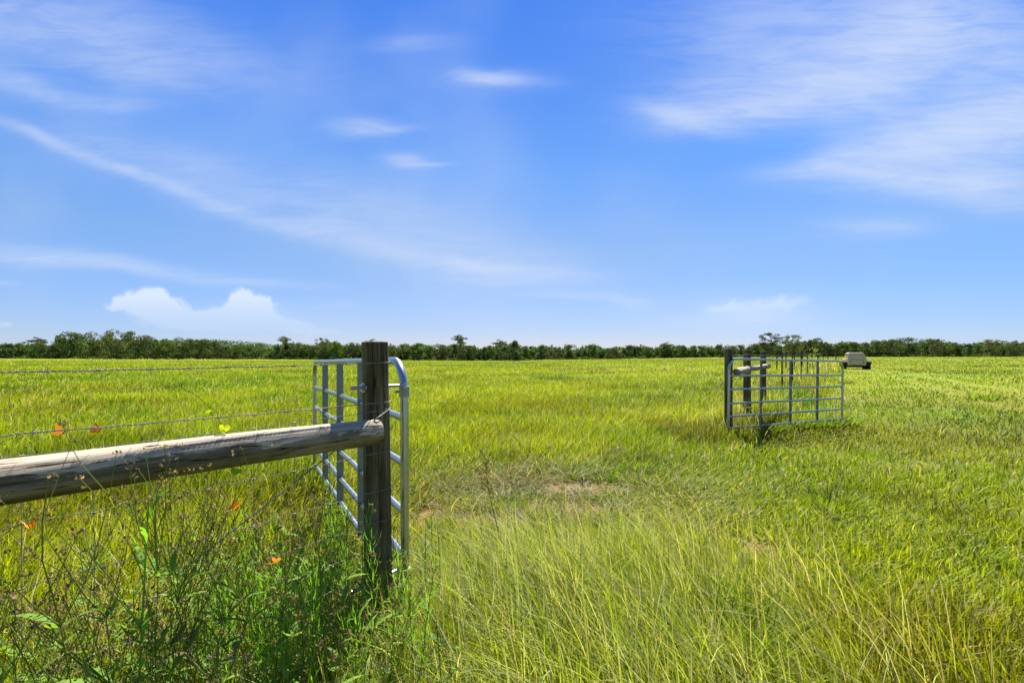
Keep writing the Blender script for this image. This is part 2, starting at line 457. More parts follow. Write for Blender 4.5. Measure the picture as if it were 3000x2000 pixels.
# ------------------------------------------------------------------ ground
def build_ground():
    nr, na = 260, 360
    rr = np.concatenate([[0.0], np.geomspace(.35, 2500, nr - 1)])
    aa = np.linspace(0, 2 * np.pi, na, endpoint=False)
    Rr, A = np.meshgrid(rr, aa, indexing='ij')
    x = Rr * np.sin(A); y = Rr * np.cos(A)
    z = ground_z(x, y)
    hill = sst((Rr * np.cos(np.clip(A if True else A, 0, 7)) - 292) / 60) * 5.0
    z = z + np.where(Rr > 280, hill, 0) - np.where(Rr > 420, (Rr - 420) * .002, 0)
    co = np.stack([x, y, z], -1).reshape(-1, 3)
    idx = np.arange(nr * na).reshape(nr, na)
    a = idx[:-1, :]; b = np.roll(idx, -1, 1)[:-1, :]; c = np.roll(idx, -1, 1)[1:, :]; d = idx[1:, :]
    f4 = np.stack([a, d, c, b], -1)[1:].reshape(-1, 4)
    f3 = np.stack([a[0], d[0], c[0]], -1)
    col = np.zeros((nr * na, 3))
    col[:, 0] = bare(x, y).ravel() * .9
    col[:, 1] = sst((Rr.ravel() - 4) / 26)
    col[:, 2] = (y.ravel() > 268)
    o = np_mesh('ground', co, f3, f4, col, M_ground)
    o.data.polygons.foreach_set('use_smooth', [True] * len(o.data.polygons))
    meta(o, 'green pasture ground with a few bare patches of reddish soil', 'ground', kind='structure')
build_ground()

# ------------------------------------------------------------------ grass
def blades(name, x, y, h, wd, lean, laz, col, mat, levels=3, z0=None, droop=None, parent=None):
    n = len(x)
    z = ground_z(x, y) - .015 if z0 is None else z0
    fa = rng.rand(n) * np.pi
    sx = np.cos(fa); sy = np.sin(fa)
    lx = np.sin(laz); ly = np.cos(laz)
    ts = np.linspace(0, 1, levels + 1)
    if droop is None: droop = np.zeros(n)
    co = []
    for i, t in enumerate(ts):
        k = lean * (t ** 1.7)
        hh = h * t * (1 - .25 * np.minimum(lean, 1.6) * t) - droop * h * t ** 3
        px = x + lx * h * k; py = y + ly * h * k; pz = z + hh
        if i < levels:
            ww = wd * (.85 if i == 0 else (1 - .55 * (t ** 1.6))) * .5
            co.append(np.stack([px - sx * ww, py - sy * ww, pz], -1))
            co.append(np.stack([px + sx * ww, py + sy * ww, pz], -1))
        else:
            co.append(np.stack([px, py, pz], -1))
    nv = 2 * levels + 1
    co = np.stack(co, 1).reshape(-1, 3)
    base = (np.arange(n) * nv)[:, None]
    f4 = np.concatenate([base + np.array([[2 * i, 2 * i + 1, 2 * i + 3, 2 * i + 2]]) for i in range(levels - 1)], 0)
    f3 = base + np.array([[2 * levels - 2, 2 * levels - 1, 2 * levels]])
    cc = np.repeat(col, nv, axis=0)
    return np_mesh(name, co, f3, f4, cc, mat, parent)

def palette(n, x, y, dry=.12, sh=0.0):
    """blade colour: yellow-green and mid green mixed in patches, some dry straw blades"""
    p = fbm(x / 2.7 + 3, y / 2.7, 3)
    p2 = fbm(x / 11.0, y / 11.0 + 8, 2)
    t = np.clip(.5 + (p - .5) * 1.8 + (p2 - .5) * 1.2 + rng.randn(n) * .24 / (1 + np.hypot(x, y) / 25) + sh, 0, 1)[:, None]
    g = np.array([[.088, .182, .008]]); yl = np.array([[.255, .312, .007]])
    c = g * (1 - t) + yl * t
    d = rng.rand(n) < dry * (.35 + 1.3 * fbm(x / .9, y / .9 + 40, 2))
    c[d] = np.array([.36, .31, .13]) * (0.7 + .6 * rng.rand(d.sum(), 1))
    # darker, fresher clumps and faded olive patches on the mown side
    q = .75 * sst((fbm(x / 1.6 + 60, y / 1.6, 3) - .56) / .12)[:, None]; q2 = sst((fbm(x / 4.3, y / 4.3 + 90, 3) - .55) / .1)[:, None]
    c = c * (1 - .38 * q) * (1 - q2 * np.array([[.12, .22, .0]]))
    am = (.75 / (1 + np.hypot(x, y) / 14.0))[:, None]
    c *= 1 + am * (rng.rand(n, 1) - .5) * 1.2
    return c

def wedge(n, r0, r1, amax=61):
    r = np.exp(rng.uniform(math.log(r0), math.log(r1), n))
    a = np.radians(rng.uniform(-amax, amax, n))
    return r * np.sin(a), r * np.cos(a)

def in_vehicle(x, y):
    return np.hypot(x - 23.9, y - 31.0) < 1.45

def field_grass():
    n = 540000
    x, y = wedge(n, 1.15, 230)
    # clumping
    k = rng.rand(n)
    cl = fbm(x * 2.2 + 5, y * 2.2, 3)
    b = bare(x, y)
    keep = (k < (.45 + 1.1 * cl) * (.58 + .42 * sst((np.hypot(x, y) - 2.4) / 3))) & (rng.rand(n) > b * .66) & ~in_vehicle(x, y)
    x, y, cl, b = x[keep], y[keep], cl[keep], b[keep]
    n = len(x); r = np.hypot(x, y)
    side = gate_side(x, y)
    short = sst((side + .2) / 1.5) * sst((r - 2.4) / 1.5)
    h = (.16 + .16 * cl) * (.6 + .8 * rng.rand(n))
    h *= (1 - .55 * short)
    # trampled gateway in front of the open gates
    tr = np.exp(-(((x - .5) / 1.8) ** 2 + ((y - 4.9) / 1.1) ** 2))
    h *= (1 - .35 * tr) * (1 - .5 * b)
    # wheel tracks of the vehicle on the right
    for off in (-.62, .62):
        tx = 23.2 + off - (30 - y) * .42
        h *= np.where((y < 30) & (y > 9), 1 - .5 * np.exp(-((x - tx) / .3) ** 2), 1)
    h *= 1 + .25 * (fbm(x / 6, y / 6, 2) - .5) * 2
    wd = np.clip(.0052 + .00082 * r, .004, .25) * (1 + .05 * short) * (.7 + .7 * rng.rand(n))
    laz = np.radians(75 + 60 * rng.randn(n)); wild = rng.rand(n) < .3
    laz[wild] = rng.rand(wild.sum()) * 2 * np.pi
    # left leaning swath in the foreground
    fg = (x > -.5) & (x < 2.2) & (y < 3.8)
    laz[fg] = np.radians(-80 + 45 * rng.randn(fg.sum()))
    fg2 = fg & (rng.rand(n) < .35); laz[fg2] = rng.rand(fg2.sum()) * 6.28
    lean = np.clip(.35 + .35 * rng.rand(n) + tr * 1.1 + b * 1.2 + .38 * rng.randn(n), .05, 2.2)
    laz = np.where(tr + b > .5, rng.rand(n) * 6.28, laz)
    c = palette(n, x, y, .12 + .30 * tr + .55 * b, .08)
    blades('pasture_grass', x, y, h, wd, lean, laz, c, M_grass, 3)
    return bpy.data.objects['pasture_grass']
meta(field_grass(), 'bright yellow-green pasture grass covering the whole field', 'grass', kind='stuff')

def tall_grass():
    # longer, paler blades around the gatepost and across the foreground
    n = 31000
    x = rng.uniform(-1.4, 2.2, n); y = rng.uniform(1.0, 3.9, n)
    d = np.exp(-((y - 2.0 - .25 * x) / 1.1) ** 2) * np.exp(-((x - .35) / 1.15) ** 4)
    keep = (rng.rand(n) < d * (.35 + 1.0 * fbm(x * 1.7, y * 1.7 + 3, 2))) & (rng.rand(n) > bare(x, y) * .9)
    x, y = x[keep], y[keep]; n = len(x)
    h = (.26 + .26 * rng.rand(n)) * (.75 + .6 * fbm(x * 1.3, y * 1.3, 2))
    h *= np.clip(1.25 - .22 * np.abs(x - .2) - .12 * (y - 2.0), .5, 1.2)
    laz = np.radians(-75 + 60 * rng.randn(n))
    lean = np.clip(.55 + .3 * rng.randn(n), .1, 1.4)
    c = palette(n, x, y, .28, .18)
    pale = rng.rand(n) < .42
    c[pale] = np.array([.36, .385, .17]) * (.8 + .5 * rng.rand(pale.sum(), 1))
    return blades('tall_grass', x, y, h, .0034 + .0036 * rng.rand(n) ** 1.6, lean, laz, c, M_grass, 4, droop=.15 * rng.rand(n))
meta(tall_grass(), 'long pale grass leaning left in the foreground by the gatepost', 'grass', kind='stuff')

def dark_tussocks():
    # clumps of darker long grass: below the right gate, foreground right, field tufts
    spots = [(.98, 2.1, .3, .42, 420), (1.0, 2.5, .35, .36, 300), (-.1, 2.6, .3, .3, 200)]
    for i in range(34):
        a = rng.uniform(-48, 48); r = math.exp(rng.uniform(math.log(3.2), math.log(25)))
        spots.append((r * math.sin(R(a)), r * math.cos(R(a)), .15 + .2 * rng.rand(), .16 + .12 * rng.rand(), 110))
    for t in np.linspace(.1, 3.7, 22):
        gx = 4.0 + t * .895 + rng.randn() * .1; gy = 8.17 + t * .447 - .03 + rng.randn() * .12
        spots.append((gx, gy, .24, .24, 130))
    X, Y, H, LZ, LE = [], [], [], [], []
    for sx, sy, sr, sh, k in spots:
        a = rng.rand(k) * 2 * np.pi; q = np.sqrt(rng.rand(k)) * sr
        X.append(sx + np.cos(a) * q); Y.append(sy + np.sin(a) * q)
        H.append(sh * (.6 + .5 * rng.rand(k))); LZ.append(np.pi / 2 - a + .5 * rng.randn(k)); LE.append(.15 + .5 * q / sr + .15 * rng.rand(k))
    x, y, h, lz, le = map(np.concatenate, (X, Y, H, LZ, LE)); n = len(x)
    c = np.array([[.075, .15, .015]]) * (.7 + .9 * rng.rand(n, 1)) + np.array([[.09, .08, 0]]) * rng.rand(n, 1)
    r = np.hypot(x, y)
    return blades('grass_tussocks', x, y, h, .004 + .0011 * r, le, lz, c, M_grass, 4)
meta(dark_tussocks(), 'darker green tussocks of longer grass scattered through the pasture', 'grass', kind='stuff')

def fence_line_grass():
    # rank weeds and grass along the fence on the right, and round its first post
    n = 24000
    t = np.concatenate([rng.uniform(-.8, 12, n // 2), rng.uniform(8, 60, n // 2)])
    d = rng.randn(n) * (.38 + .012 * t)
    x = FP[0] + FD[0] * t + FN[0] * d; y = FP[1] + FD[1] * t + FN[1] * d
    r = np.hypot(x, y)
    h = (.28 + .40 * rng.rand(n) * (.5 + fbm(x, y, 2))) * np.exp(-(d / 1.0) ** 2) * np.clip(.55 + t / 6, .55, 1)
    keep = h > .1
    x, y, h, r, t, d = x[keep], y[keep], h[keep], r[keep], t[keep], d[keep]; n = len(x)
    c = palette(n, x, y, .22, -.05)
    return blades('fence_row_grass', x, y, h, .004 + .0009 * r, np.clip(.25 + .25 * rng.randn(n), .02, 1), rng.rand(n) * 6.28, c, M_grass, 4)
meta(fence_line_grass(), 'rank uncut grass growing up through the right-hand fence', 'grass', kind='stuff')

def seed_stalks():
    n = 2600
    x = rng.uniform(-2.4, 2.0, n); y = rng.uniform(1.1, 3.6, n)
    d = np.exp(-((y - 2.1 - .15 * x) / .9) ** 2)
    keep = rng.rand(n) < d * .8
    x, y = x[keep], y[keep]
    n2 = 1500
    t = rng.uniform(-.5, 40, n2); dd = rng.randn(n2) * .4
    x2 = FP[0] + FD[0] * t + FN[0] * dd; y2 = FP[1] + FD[1] * t + FN[1] * dd
    x3, y3 = wedge(2600, 4.2, 40, 50)
    k3 = fbm(x3 / 2.0, y3 / 2.0 + 77, 2) > .58
    x3, y3 = x3[k3], y3[k3]
    h = np.concatenate([.40 + .28 * rng.rand(len(x)), .5 + .45 * rng.rand(n2), .25 + .15 * rng.rand(len(x3))])
    x = np.concatenate([x, x2, x3]); y = np.concatenate([y, y2, y3]); n = len(x)
    r = np.hypot(x, y)
    c = np.array([[.42, .38, .18]]) * (.6 + .7 * rng.rand(n, 1))
    laz = np.where(y < 3.7, np.radians(-70 + 40 * rng.randn(n)), rng.rand(n) * 6.28)
    return blades('dry_grass_stalks', x, y, h, .0034 + .00055 * r, np.clip(.45 + .3 * rng.randn(n), .05, 1.3), laz, c, M_grass, 5, droop=.2 * rng.rand(n))
meta(seed_stalks(), 'thin straw-coloured dry stalks standing among the green grass', 'grass', kind='stuff')

# ------------------------------------------------------------------ weeds
def weed_mesh(seed, H, mbs, mbl, mbf, base=(0, 0, 0), lean=(0, 0), branchy=1.0, rad=.0022):
    """purple-topped branching weed: stems to mbs, leaves to mbl, flower clusters to mbf"""
    rn = random.Random(seed)
    b = Vector(base)
    def stem(p, d, L, r, depth):
        pts = [p]; q = p.copy(); dd = d.normalized()
        n = 4
        for i in range(n):
            dd = (dd + Vector((rn.gauss(0, .09), rn.gauss(0, .09), .07))).normalized()
            q = q + dd * L / n
            pts.append(q.copy())
        g = rn.uniform(.8, 1.2)
        mbs.tube(pts, [r * (1 - .5 * i / n) for i in range(n + 1)], 4, False, (.095 * g, .14 * g, .03 * g))
        return pts, dd
    main, md = stem(b, Vector((lean[0], lean[1], 1)), H * .62, rad, 0)
    for i in range(1, 5):                                    # leaves on the lower stem
        p = main[i] if i < len(main) else main[-1]
        a = rn.uniform(0, 6.28)
        for s_ in (0, math.pi):
            d = Vector((math.cos(a + s_), math.sin(a + s_), rn.uniform(.2, .9)))
            mbl.quadleaf(p, d, d.cross(Vector((0, 0, 1))), rn.uniform(.06, .13), rn.uniform(.010, .022), (.10, .19, .03), .6)
            if hasattr(mbl, 'cut'): mbl.cut()
    def head(p, d, s=1.0):
        for k in range(rn.randint(3, 5)):
            o = Vector((rn.gauss(0, .006), rn.gauss(0, .006), rn.gauss(0, .003))) * s
            L = rn.uniform(.006, .013) * s
            g = rn.uniform(.7, 1.3)
            c = rn.choice([(.135, .10, .115), (.20, .15, .20), (.12, .095, .075), (.17, .145, .12)])
            dv = Vector((rn.gauss(0, .6), rn.gauss(0, .6), 1)).normalized()
            sd_ = dv.orthogonal().normalized()
            mbf.quadleaf(p + o, dv, sd_, L, .0055 * s, tuple(v_ * g for v_ in c), .3)
            mbf.quadleaf(p + o, dv, dv.cross(sd_), L, .0055 * s, tuple(v_ * g for v_ in c), .3)
        if hasattr(mbf, 'cut'): mbf.cut()
    nb = int(rn.randint(4, 7) * branchy)
    for k in range(nb):
        i = rn.choice([2, 3, 3, 4, 4])
        p = main[i]
        a = rn.uniform(0, 6.28); sp = rn.uniform(.35, .8)
        br, bd = stem(p, Vector((math.cos(a) * sp, math.sin(a) * sp, 1)), H * rn.uniform(.20, .36), rad * .62, 1)
        mbl.quadleaf(p, Vector((math.cos(a), math.sin(a), .6)), Vector((-math.sin(a), math.cos(a), 0)), rn.uniform(.04, .09), .011, (.12, .20, .03), .6)
        if hasattr(mbl, 'cut'): mbl.cut()
        head(br[-1], bd)
        for q in range(rn.randint(1, 3)):
            j = rn.choice([1, 2, 3])
            a2 = rn.uniform(0, 6.28)
            b2, d2 = stem(br[j], Vector((math.cos(a2) * .6, math.sin(a2) * .6, 1)), H * rn.uniform(.07, .15), rad * .45, 2)
            head(b2[-1], d2, .9)

def P(px, py, dep):
    return Vector(((px - 1500) / F * dep, dep, EYE - (py - HZ) / F * dep))

class Pieces:
    def __init__(s): s.l = [MB()]
    def quadleaf(s, *a): s.l[-1].quadleaf(*a)
    def cut(s):
        if s.l[-1].v: s.l.append(MB())
    def obj(s, name, parent):
        for m_ in s.l:
            if m_.v: m_.obj(name, M_weed, parent, usecol=True)
# plants one can single out against the log
SINGLE = [
    (205, 1375, 1.12, .98, 'sprawling purple-topped weed in front of the left end of the log'),
    (455, 1345, 1.30, 1.0, 'purple-flowered weed reaching up over the middle of the weathered log'),
    (375, 1400, 1.26, .86, 'shorter purple-headed weed just below the weathered log, beside the taller one'),
    (545, 1390, 1.42, .84, 'brown-headed weed ending at the lower edge of the weathered log'),
]
for i, (px, py, dep, hh, lab) in enumerate(SINGLE):
    top = P(px, py, dep)
    g = gz(top.x, top.y)
    ms, ml, mf = MB(), Pieces(), Pieces()
    weed_mesh(100 + i, top.z - g + .20, ms, ml, mf, rad=.0028, branchy=1.9)
    weed_mesh(140 + i, (top.z - g) * 1.06, ms, ml, mf, base=(.03, .02, 0), lean=(.08, -.03), rad=.0024, branchy=1.6)
    root = empty('purple_topped_weed', (top.x, top.y, g))
    meta(root, lab, 'weed', 'purple-topped weeds in front of the log')
    ms.obj('stem', M_weed, root, usecol=True); ml.obj('leaf', root); mf.obj('flower_head', root)

def flowering_weeds():
    ms, ml, mf = MB(), MB(), MB()
    rn = random.Random(5)
    k = 0
    while k < 205:
        s = rn.uniform(-.1, 2.0)       # along the left fence from the gatepost
        d = rn.uniform(-.5, 1.0)      # towards the camera side
        x = -.675 - .68 * s + .73 * d; y = 2.25 - .73 * s - .68 * d
        if y < .62 or math.hypot(x, y) < .85: continue
        if x / y > -.25 or (x > -.6 and y > 2.0): continue
        H = rn.uniform(.62, 1.10) * (1.0 if s > .3 else .75) * (1.0 if d < .5 else .86)
        z = gz(x, y)
        weed_mesh(1000 + k, H, ms, ml, mf, base=(x, y, z), lean=(rn.gauss(0, .1), rn.gauss(0, .08)), rad=.0019)
        k += 1
    o = len(ms.v)
    for m_ in (ml, mf):
        o = len(ms.v)
        ms.v.extend(m_.v); ms.c.extend(m_.c); ms.f.extend([tuple(i + o for i in f) for f in m_.f])
    return ms.obj('flowering_weeds', M_weed, usecol=True)
meta(flowering_weeds(), 'thicket of dull purple-headed wiry weeds below the left fence', 'weeds', kind='stuff')

def left_undergrass():
    n = 26000
    s = rng.uniform(-.3, 2.4, n); d = rng.uniform(-.6, 1.5, n)
    x = -.675 - .68 * s + .73 * d; y = 2.25 - .73 * s - .68 * d
    k = (np.hypot(x, y) > .8) & (y > .5) & (x / y < -.12)
    x, y, d = x[k], y[k], d[k]; n = len(x)
    h = (.18 + .32 * rng.rand(n)) * (.6 + .7 * fbm(x * 2, y * 2, 2))
    c = palette(n, x, y, .15, .08)
    dk = rng.rand(n) < .25
    c[dk] = np.array([.07, .14, .015]) * (.7 + .6 * rng.rand(dk.sum(), 1))
    return blades('weedy_grass', x, y, h, .003 + .003 * rng.rand(n), np.clip(.3 + .25 * rng.randn(n), .02, 1.1), rng.rand(n) * 6.28, c, M_grass, 4)
meta(left_undergrass(), 'mixed green weedy grass filling the lower left below the fence', 'grass', kind='stuff')

def leafy_weeds():
    mb = MB(); rn = random.Random(9)
    spots = []
    for k in range(70):
        s = rn.uniform(-.15, 2.0); d = rn.uniform(-.15, .9)
        spots.append((-.675 - .68 * s + .73 * d, 2.25 - .73 * s - .68 * d, rn.uniform(.3, .62)))
    for k in range(26):
        spots.append((rn.uniform(-1.0, -.42), rn.uniform(1.95, 2.75), rn.uniform(.3, .6)))
    for k in range(16):
        spots.append((rn.uniform(-.5, .6), rn.uniform(1.9, 2.9), rn.uniform(.2, .38)))
    for k in range(46):      # feathery bright green weeds in front of the near gate
        s = rn.uniform(.0, .75); d = rn.uniform(-.35, .55)
        x = -.675 - .68 * s + .73 * d; y = 2.25 - .73 * s - .68 * d; z = gz(x, y)
        if x > -.62 and y > 1.9: continue
        H = rn.uniform(.45, .85); lx, ly = rn.gauss(0, .1), rn.gauss(0, .1)
        mb.tube([(x, y, z), (x + lx * H, y + ly * H, z + H)], [.003, .001], 4, False, (.07, .13, .02))
        for i in range(64):
            t = .2 + .8 * i / 64; a = i * 2.4
            p = Vector((x + lx * H * t, y + ly * H * t, z + H * t)); dd = Vector((math.cos(a), math.sin(a), 1.0 + rn.random()))
            mb.quadleaf(p, dd, Vector((-math.sin(a), math.cos(a), 0)), rn.uniform(.06, .12) * (1.2 - t * .5), .004, (.10, .24, .02), .8)
    for (x, y, H) in spots:
        if y < .6 or math.hypot(x, y) < .85: continue
        z = gz(x, y)
        lx, ly = rn.gauss(0, .12), rn.gauss(0, .12)
        col0 = rn.choice([(.05, .12, .018), (.08, .17, .02), (.035, .085, .02)])
        n = rn.randint(9, 16)
        mb.tube([(x, y, z), (x + lx * H * .5, y + ly * H * .5, z + H * .5), (x + lx * H, y + ly * H, z + H)], [.003, .0025, .001], 4, False, (.05, .09, .02))
        for i in range(n):
            t = .15 + .85 * i / n
            p = Vector((x + lx * H * t, y + ly * H * t, z + H * t))
            a = i * 2.4 + rn.uniform(-.4, .4)
            L = rn.uniform(.05, .10) * (1.25 - t * .7)
            dd = Vector((math.cos(a), math.sin(a), rn.uniform(.1, .8)))
            g = rn.uniform(.75, 1.3)
            mb.quadleaf(p, dd, Vector((-math.sin(a), math.cos(a), 0)), L, L * rn.uniform(.2, .42), tuple(c * g for c in col0), .8)
    return mb.obj('leafy_weeds', M_weed, usecol=True)
meta(leafy_weeds(), 'dark green broad-leaved weeds round the foot of the near gatepost', 'weeds', kind='stuff')

# single dead weed standing in the gateway, and the pale green stem at lower left
def dead_weed():
    top = P(1425, 1345, 2.9)
    b = Vector((top.x + .17, 2.75, gz(top.x + .17, 2.75)))
    rn = random.Random(3)
    root = empty('dead_weed', b)
    meta(root, 'tall brown branched dead weed standing alone right of the gatepost', 'weed')
    H = top.z - b.z + .05; lx = -.19 / H
    ms = MB(); mt = MB()
    def pt(t): return Vector((lx * H * t + .01 * math.sin(t * 7), .1 * t, H * t))
    ms.tube([pt(t / 8) for t in range(9)], [.004 - .0003 * t for t in range(9)], 5, False, (.13, .11, .06))
    for k in range(26):
        t = rn.uniform(.62, 1.0); a = rn.uniform(0, 6.28)
        p = pt(t); L = rn.uniform(.05, .15)
        e = p + Vector((math.cos(a) * L * .7, math.sin(a) * L * .7, L * .8))
        mt.tube([p, (p + e) / 2 + Vector((0, 0, -.008)), e], [.0018, .0015, .001], 4, False, (.15, .12, .07))
        for q in range(3):
            p2 = p.lerp(e, rn.uniform(.4, 1))
            mt.quadleaf(p2, Vector((rn.gauss(0, 1), rn.gauss(0, 1), 1)), Vector((1, rn.gauss(0, 1), 0)), .02, .005, (.22, .17, .10))
    ms.obj('stem', M_weed, root, usecol=True); mt.obj('twigs', M_weed, root, usecol=True)
dead_weed()

def green_stem():
    top = P(462, 1440, 1.25); x0, y0 = top.x - .06, 1.22
    z0 = gz(x0, y0); rn = random.Random(8)
    root = empty('green_weed', (x0, y0, z0))
    meta(root, 'single bright green upright weed stem at the lower left, below the log', 'weed')
    H = top.z - z0
    ms = MB(); ml = Pieces()
    ms.tube([(0.06 * t / 8, 0, H * t / 8) for t in range(9)], [.0042 - .0003 * t for t in range(9)], 6, False, (.10, .22, .05))
    for k in range(12):
        t = .25 + .75 * k / 12; a = k * 2.4
        d = Vector((math.cos(a) * .6, math.sin(a) * .6, 1))
        ml.quadleaf((.06 * t, 0, H * t), d, d.cross(Vector((0, 0, 1))), rn.uniform(.07, .12), .014, (.12, .25, .04), .7)
        ml.cut()
    ms.obj('stem', M_weed, root, usecol=True, smooth=True); ml.obj('leaf', root)
green_stem()

# ------------------------------------------------------------------ wooden posts and logs
def rod_mesh(L, r0, r1, seed, bumps=.05, nseg=40, nl=60, round_end=0.0, bend=0.0, noise_l=3.0):
    rn = np.random.RandomState(seed)
    ph = rn.rand(8) * 6.28
    vs = []; fs = []
    for i in range(nl + 1):
        t = i / nl
        z = L * t
        r = r0 + (r1 - r0) * t
        if round_end:
            e = max(0.0, 1 - z / round_end)
            r *= math.sqrt(max(0.02, 1 - e ** 2.2 * .98)) if e > 0 else 1
        bx = bend * math.sin(math.pi * t) ; by = bend * .5 * math.sin(2.1 * math.pi * t)
        for k in range(nseg):
            a = 2 * math.pi * k / nseg
            d = 1 + bumps * (.45 * math.sin(2 * a + ph[0] + z * 1.1) + .3 * math.sin(3 * a + ph[1] - z * noise_l) + .22 * math.sin(5 * a + ph[2] + z * 2.3)
                             + .25 * math.sin(z * 4.1 + ph[3]) + .16 * math.sin(9 * a + ph[4] + z * .8) + .12 * math.sin(14 * a + ph[5] - z * .6))
            vs.append((bx + math.cos(a) * r * d, by + math.sin(a) * r * d, z))
    for i in range(nl):
        for k in range(nseg):
            k2 = (k + 1) % nseg
            fs.append((i * nseg + k, i * nseg + k2, (i + 1) * nseg + k2, (i + 1) * nseg + k))
    fs.append(tuple(range(nseg))[::-1])
    # slightly hollow sawn top
    o = len(vs)
    tz = L
    for k in range(nseg):
        a = 2 * math.pi * k / nseg
        vs.append((vs[nl * nseg + k][0] * .9, vs[nl * nseg + k][1] * .9, tz + .004))
    for k in range(nseg):
        k2 = (k + 1) % nseg
        fs.append((nl * nseg + k, nl * nseg + k2, o + k2, o + k))
    fs.append(tuple(range(o, o + nseg)))
    mb = MB(); mb.add(vs, fs)
    return mb

def post(x, y, ztop, r0, r1, seed, label, lean=(0, 0), group='round wooden fence posts', mat=None):
    g = gz(x, y) - .25
    mb = rod_mesh(ztop - g, r0, r1, seed, .045)
    o = mb.obj('wooden_post', mat or M_post, smooth=True)
    o.location = (x + lean[0] * 0, y, g)
    o.rotation_euler = (lean[1], lean[0], 0)
    meta(o, label, 'fence post', group)
    return o
NP = Vector((-.675, 2.25, 0))        # near gatepost
post(NP.x + .008, NP.y, 1.573, .071, .0655, 3, 'dark brown round gatepost in the foreground, holding the near gate', lean=(R(-.9), 0))
RP = [(4.05, 8.30), (5.14, 9.70), (6.41, 11.32)]
RT = [1.5 + (1045 - 1022) / F * 8.3, 1.5 + (1045 - 1024) / F * 9.7, 1.5 + (1045 - 1029) / F * 11.32]
post(*RP[0], RT[0], .072, .069, 21, 'dark round gatepost that the far gate hangs on')
post(*RP[1], RT[1], .078, .072, 22, 'middle wooden post of the far brace, behind the far gate')
post(*RP[2], RT[2], .072, .066, 23, 'wooden post at the far end of the pale brace log')

def log_between(name, a, b, r0, r1, seed, mat, label, cat, bumps=.05, round_end=.03, bend=0.0, group=None):
    a = Vector(a); b = Vector(b)
    mb = rod_mesh((b - a).length, r0, r1, seed, bumps, 48, 90, round_end, bend)
    o = mb.obj(name, mat, smooth=True)
    o.location = a
    o.rotation_euler = (b - a).to_track_quat('Z', 'Y').to_euler()
    meta(o, label, cat, group)
    return o
LA = P(1121, 1262, 2.105); LB = P(0, 1411, 1.255)
LE = LB + (LB - LA).normalized() * .95
log_between('brace_log', LA, LE, .060, .069, 5, M_log, 'thick weathered grey log rail lapped onto the near gatepost', 'log rail', .045, .035, .008)
post(LE.x - .05, LE.y + .05, 1.5, .075, .07, 31, 'round wooden post at the left end of the weathered log, just out of frame')
def off(p, d, z): return (p[0] + FN[0] * d, p[1] + FN[1] * d, z)
z1 = 1.5 - (1088 - 1045) / F * 8.4
log_between('brace_log', off((RP[0][0] + .02, RP[0][1] + .03), .13, 1.5 - 45 / F * 8.25), off((RP[1][0] - .02, RP[1][1]), .07, 1.5 - 36 / F * 9.55), .066, .076, 8, M_log2,
            'pale rough log between the far gatepost and the middle post', 'log rail', .09, .02, .012, 'pale brace logs of the far fence')
log_between('brace_log', off((RP[2][0] + .02, RP[2][1]), .10, 1.5 - 28 / F * 11.1), off((RP[1][0] + .05, RP[1][1] + .05), .03, 1.5 - 34 / F * 9.8), .062, .060, 9, M_log2,
            'pale log behind the far gate ending on the third wooden post', 'log rail', .08, .03, .01, 'pale brace logs of the far fence')

# ------------------------------------------------------------------ wires
LD = Vector((-.68, -.73, 0)).normalized()     # left fence direction, away from the near gatepost
LN = Vector((.73, -.68, 0)).normalized()      # towards the camera
def line_pts(z0, z1, L, offn=.045, sag=.012, wob=.0011, seed=0, n=60, s0=0.0):
    rn = random.Random(seed)
    pts = []
    wob_ = [rn.gauss(0, wob) for _ in range(n + 1)]
    for i in range(n + 1):
        t = i / n
        s = s0 + (L - s0) * t
        z = z0 + (z1 - z0) * t - sag * math.sin(math.pi * t) + wob_[i] * math.sin(math.pi * t)
        pts.append(NP + LD * s + LN * offn + Vector((0, 0, z)))
    return pts
def wrap_pts(z, seed=0, dz=.012, rr=.072):
    """from the left side of the near gatepost round its front to the right edge"""
    rn = random.Random(seed); pts = []
    a0 = math.atan2(LD.y, LD.x) + .35
    lean = -math.tan(R(.9))
    for i in range(17):
        a = a0 + (math.pi * 1.02) * i / 16
        zz = z + dz * (i / 16) ** 2 + rn.gauss(0, .0006)
        cx = NP.x + .008 + lean * (zz - .7) * 0 - math.sin(R(.9)) * (zz + .25)
        pts.append(Vector((cx + math.cos(a) * rr, NP.y + math.sin(a) * rr, zz)))
    return pts
def twist(mb, pts, rh, rw, pitch, n=6, step=.006):
    # two strands twisted round one another
    dense = []
    for a, b in zip(pts[:-1], pts[1:]):
        k = max(1, int((b - a).length / step))
        for i in range(k): dense.append(a.lerp(b, i / k))
    dense.append(pts[-1])
    acc = 0; A = []; B = []
    for i, p in enumerate(dense):
        t = (dense[min(i + 1, len(dense) - 1)] - dense[max(i - 1, 0)]).normalized()
        s = t.cross(Vector((0, 0, 1))).normalized(); u_ = s.cross(t)
        if i: acc += (p - dense[i - 1]).length
        ph = acc / pitch * 2 * math.pi
        o = (s * math.cos(ph) + u_ * math.sin(ph)) * rh
        A.append(p + o); B.append(p - o)
    mb.tube(A, rw, n, False); mb.tube(B, rw, n, False)
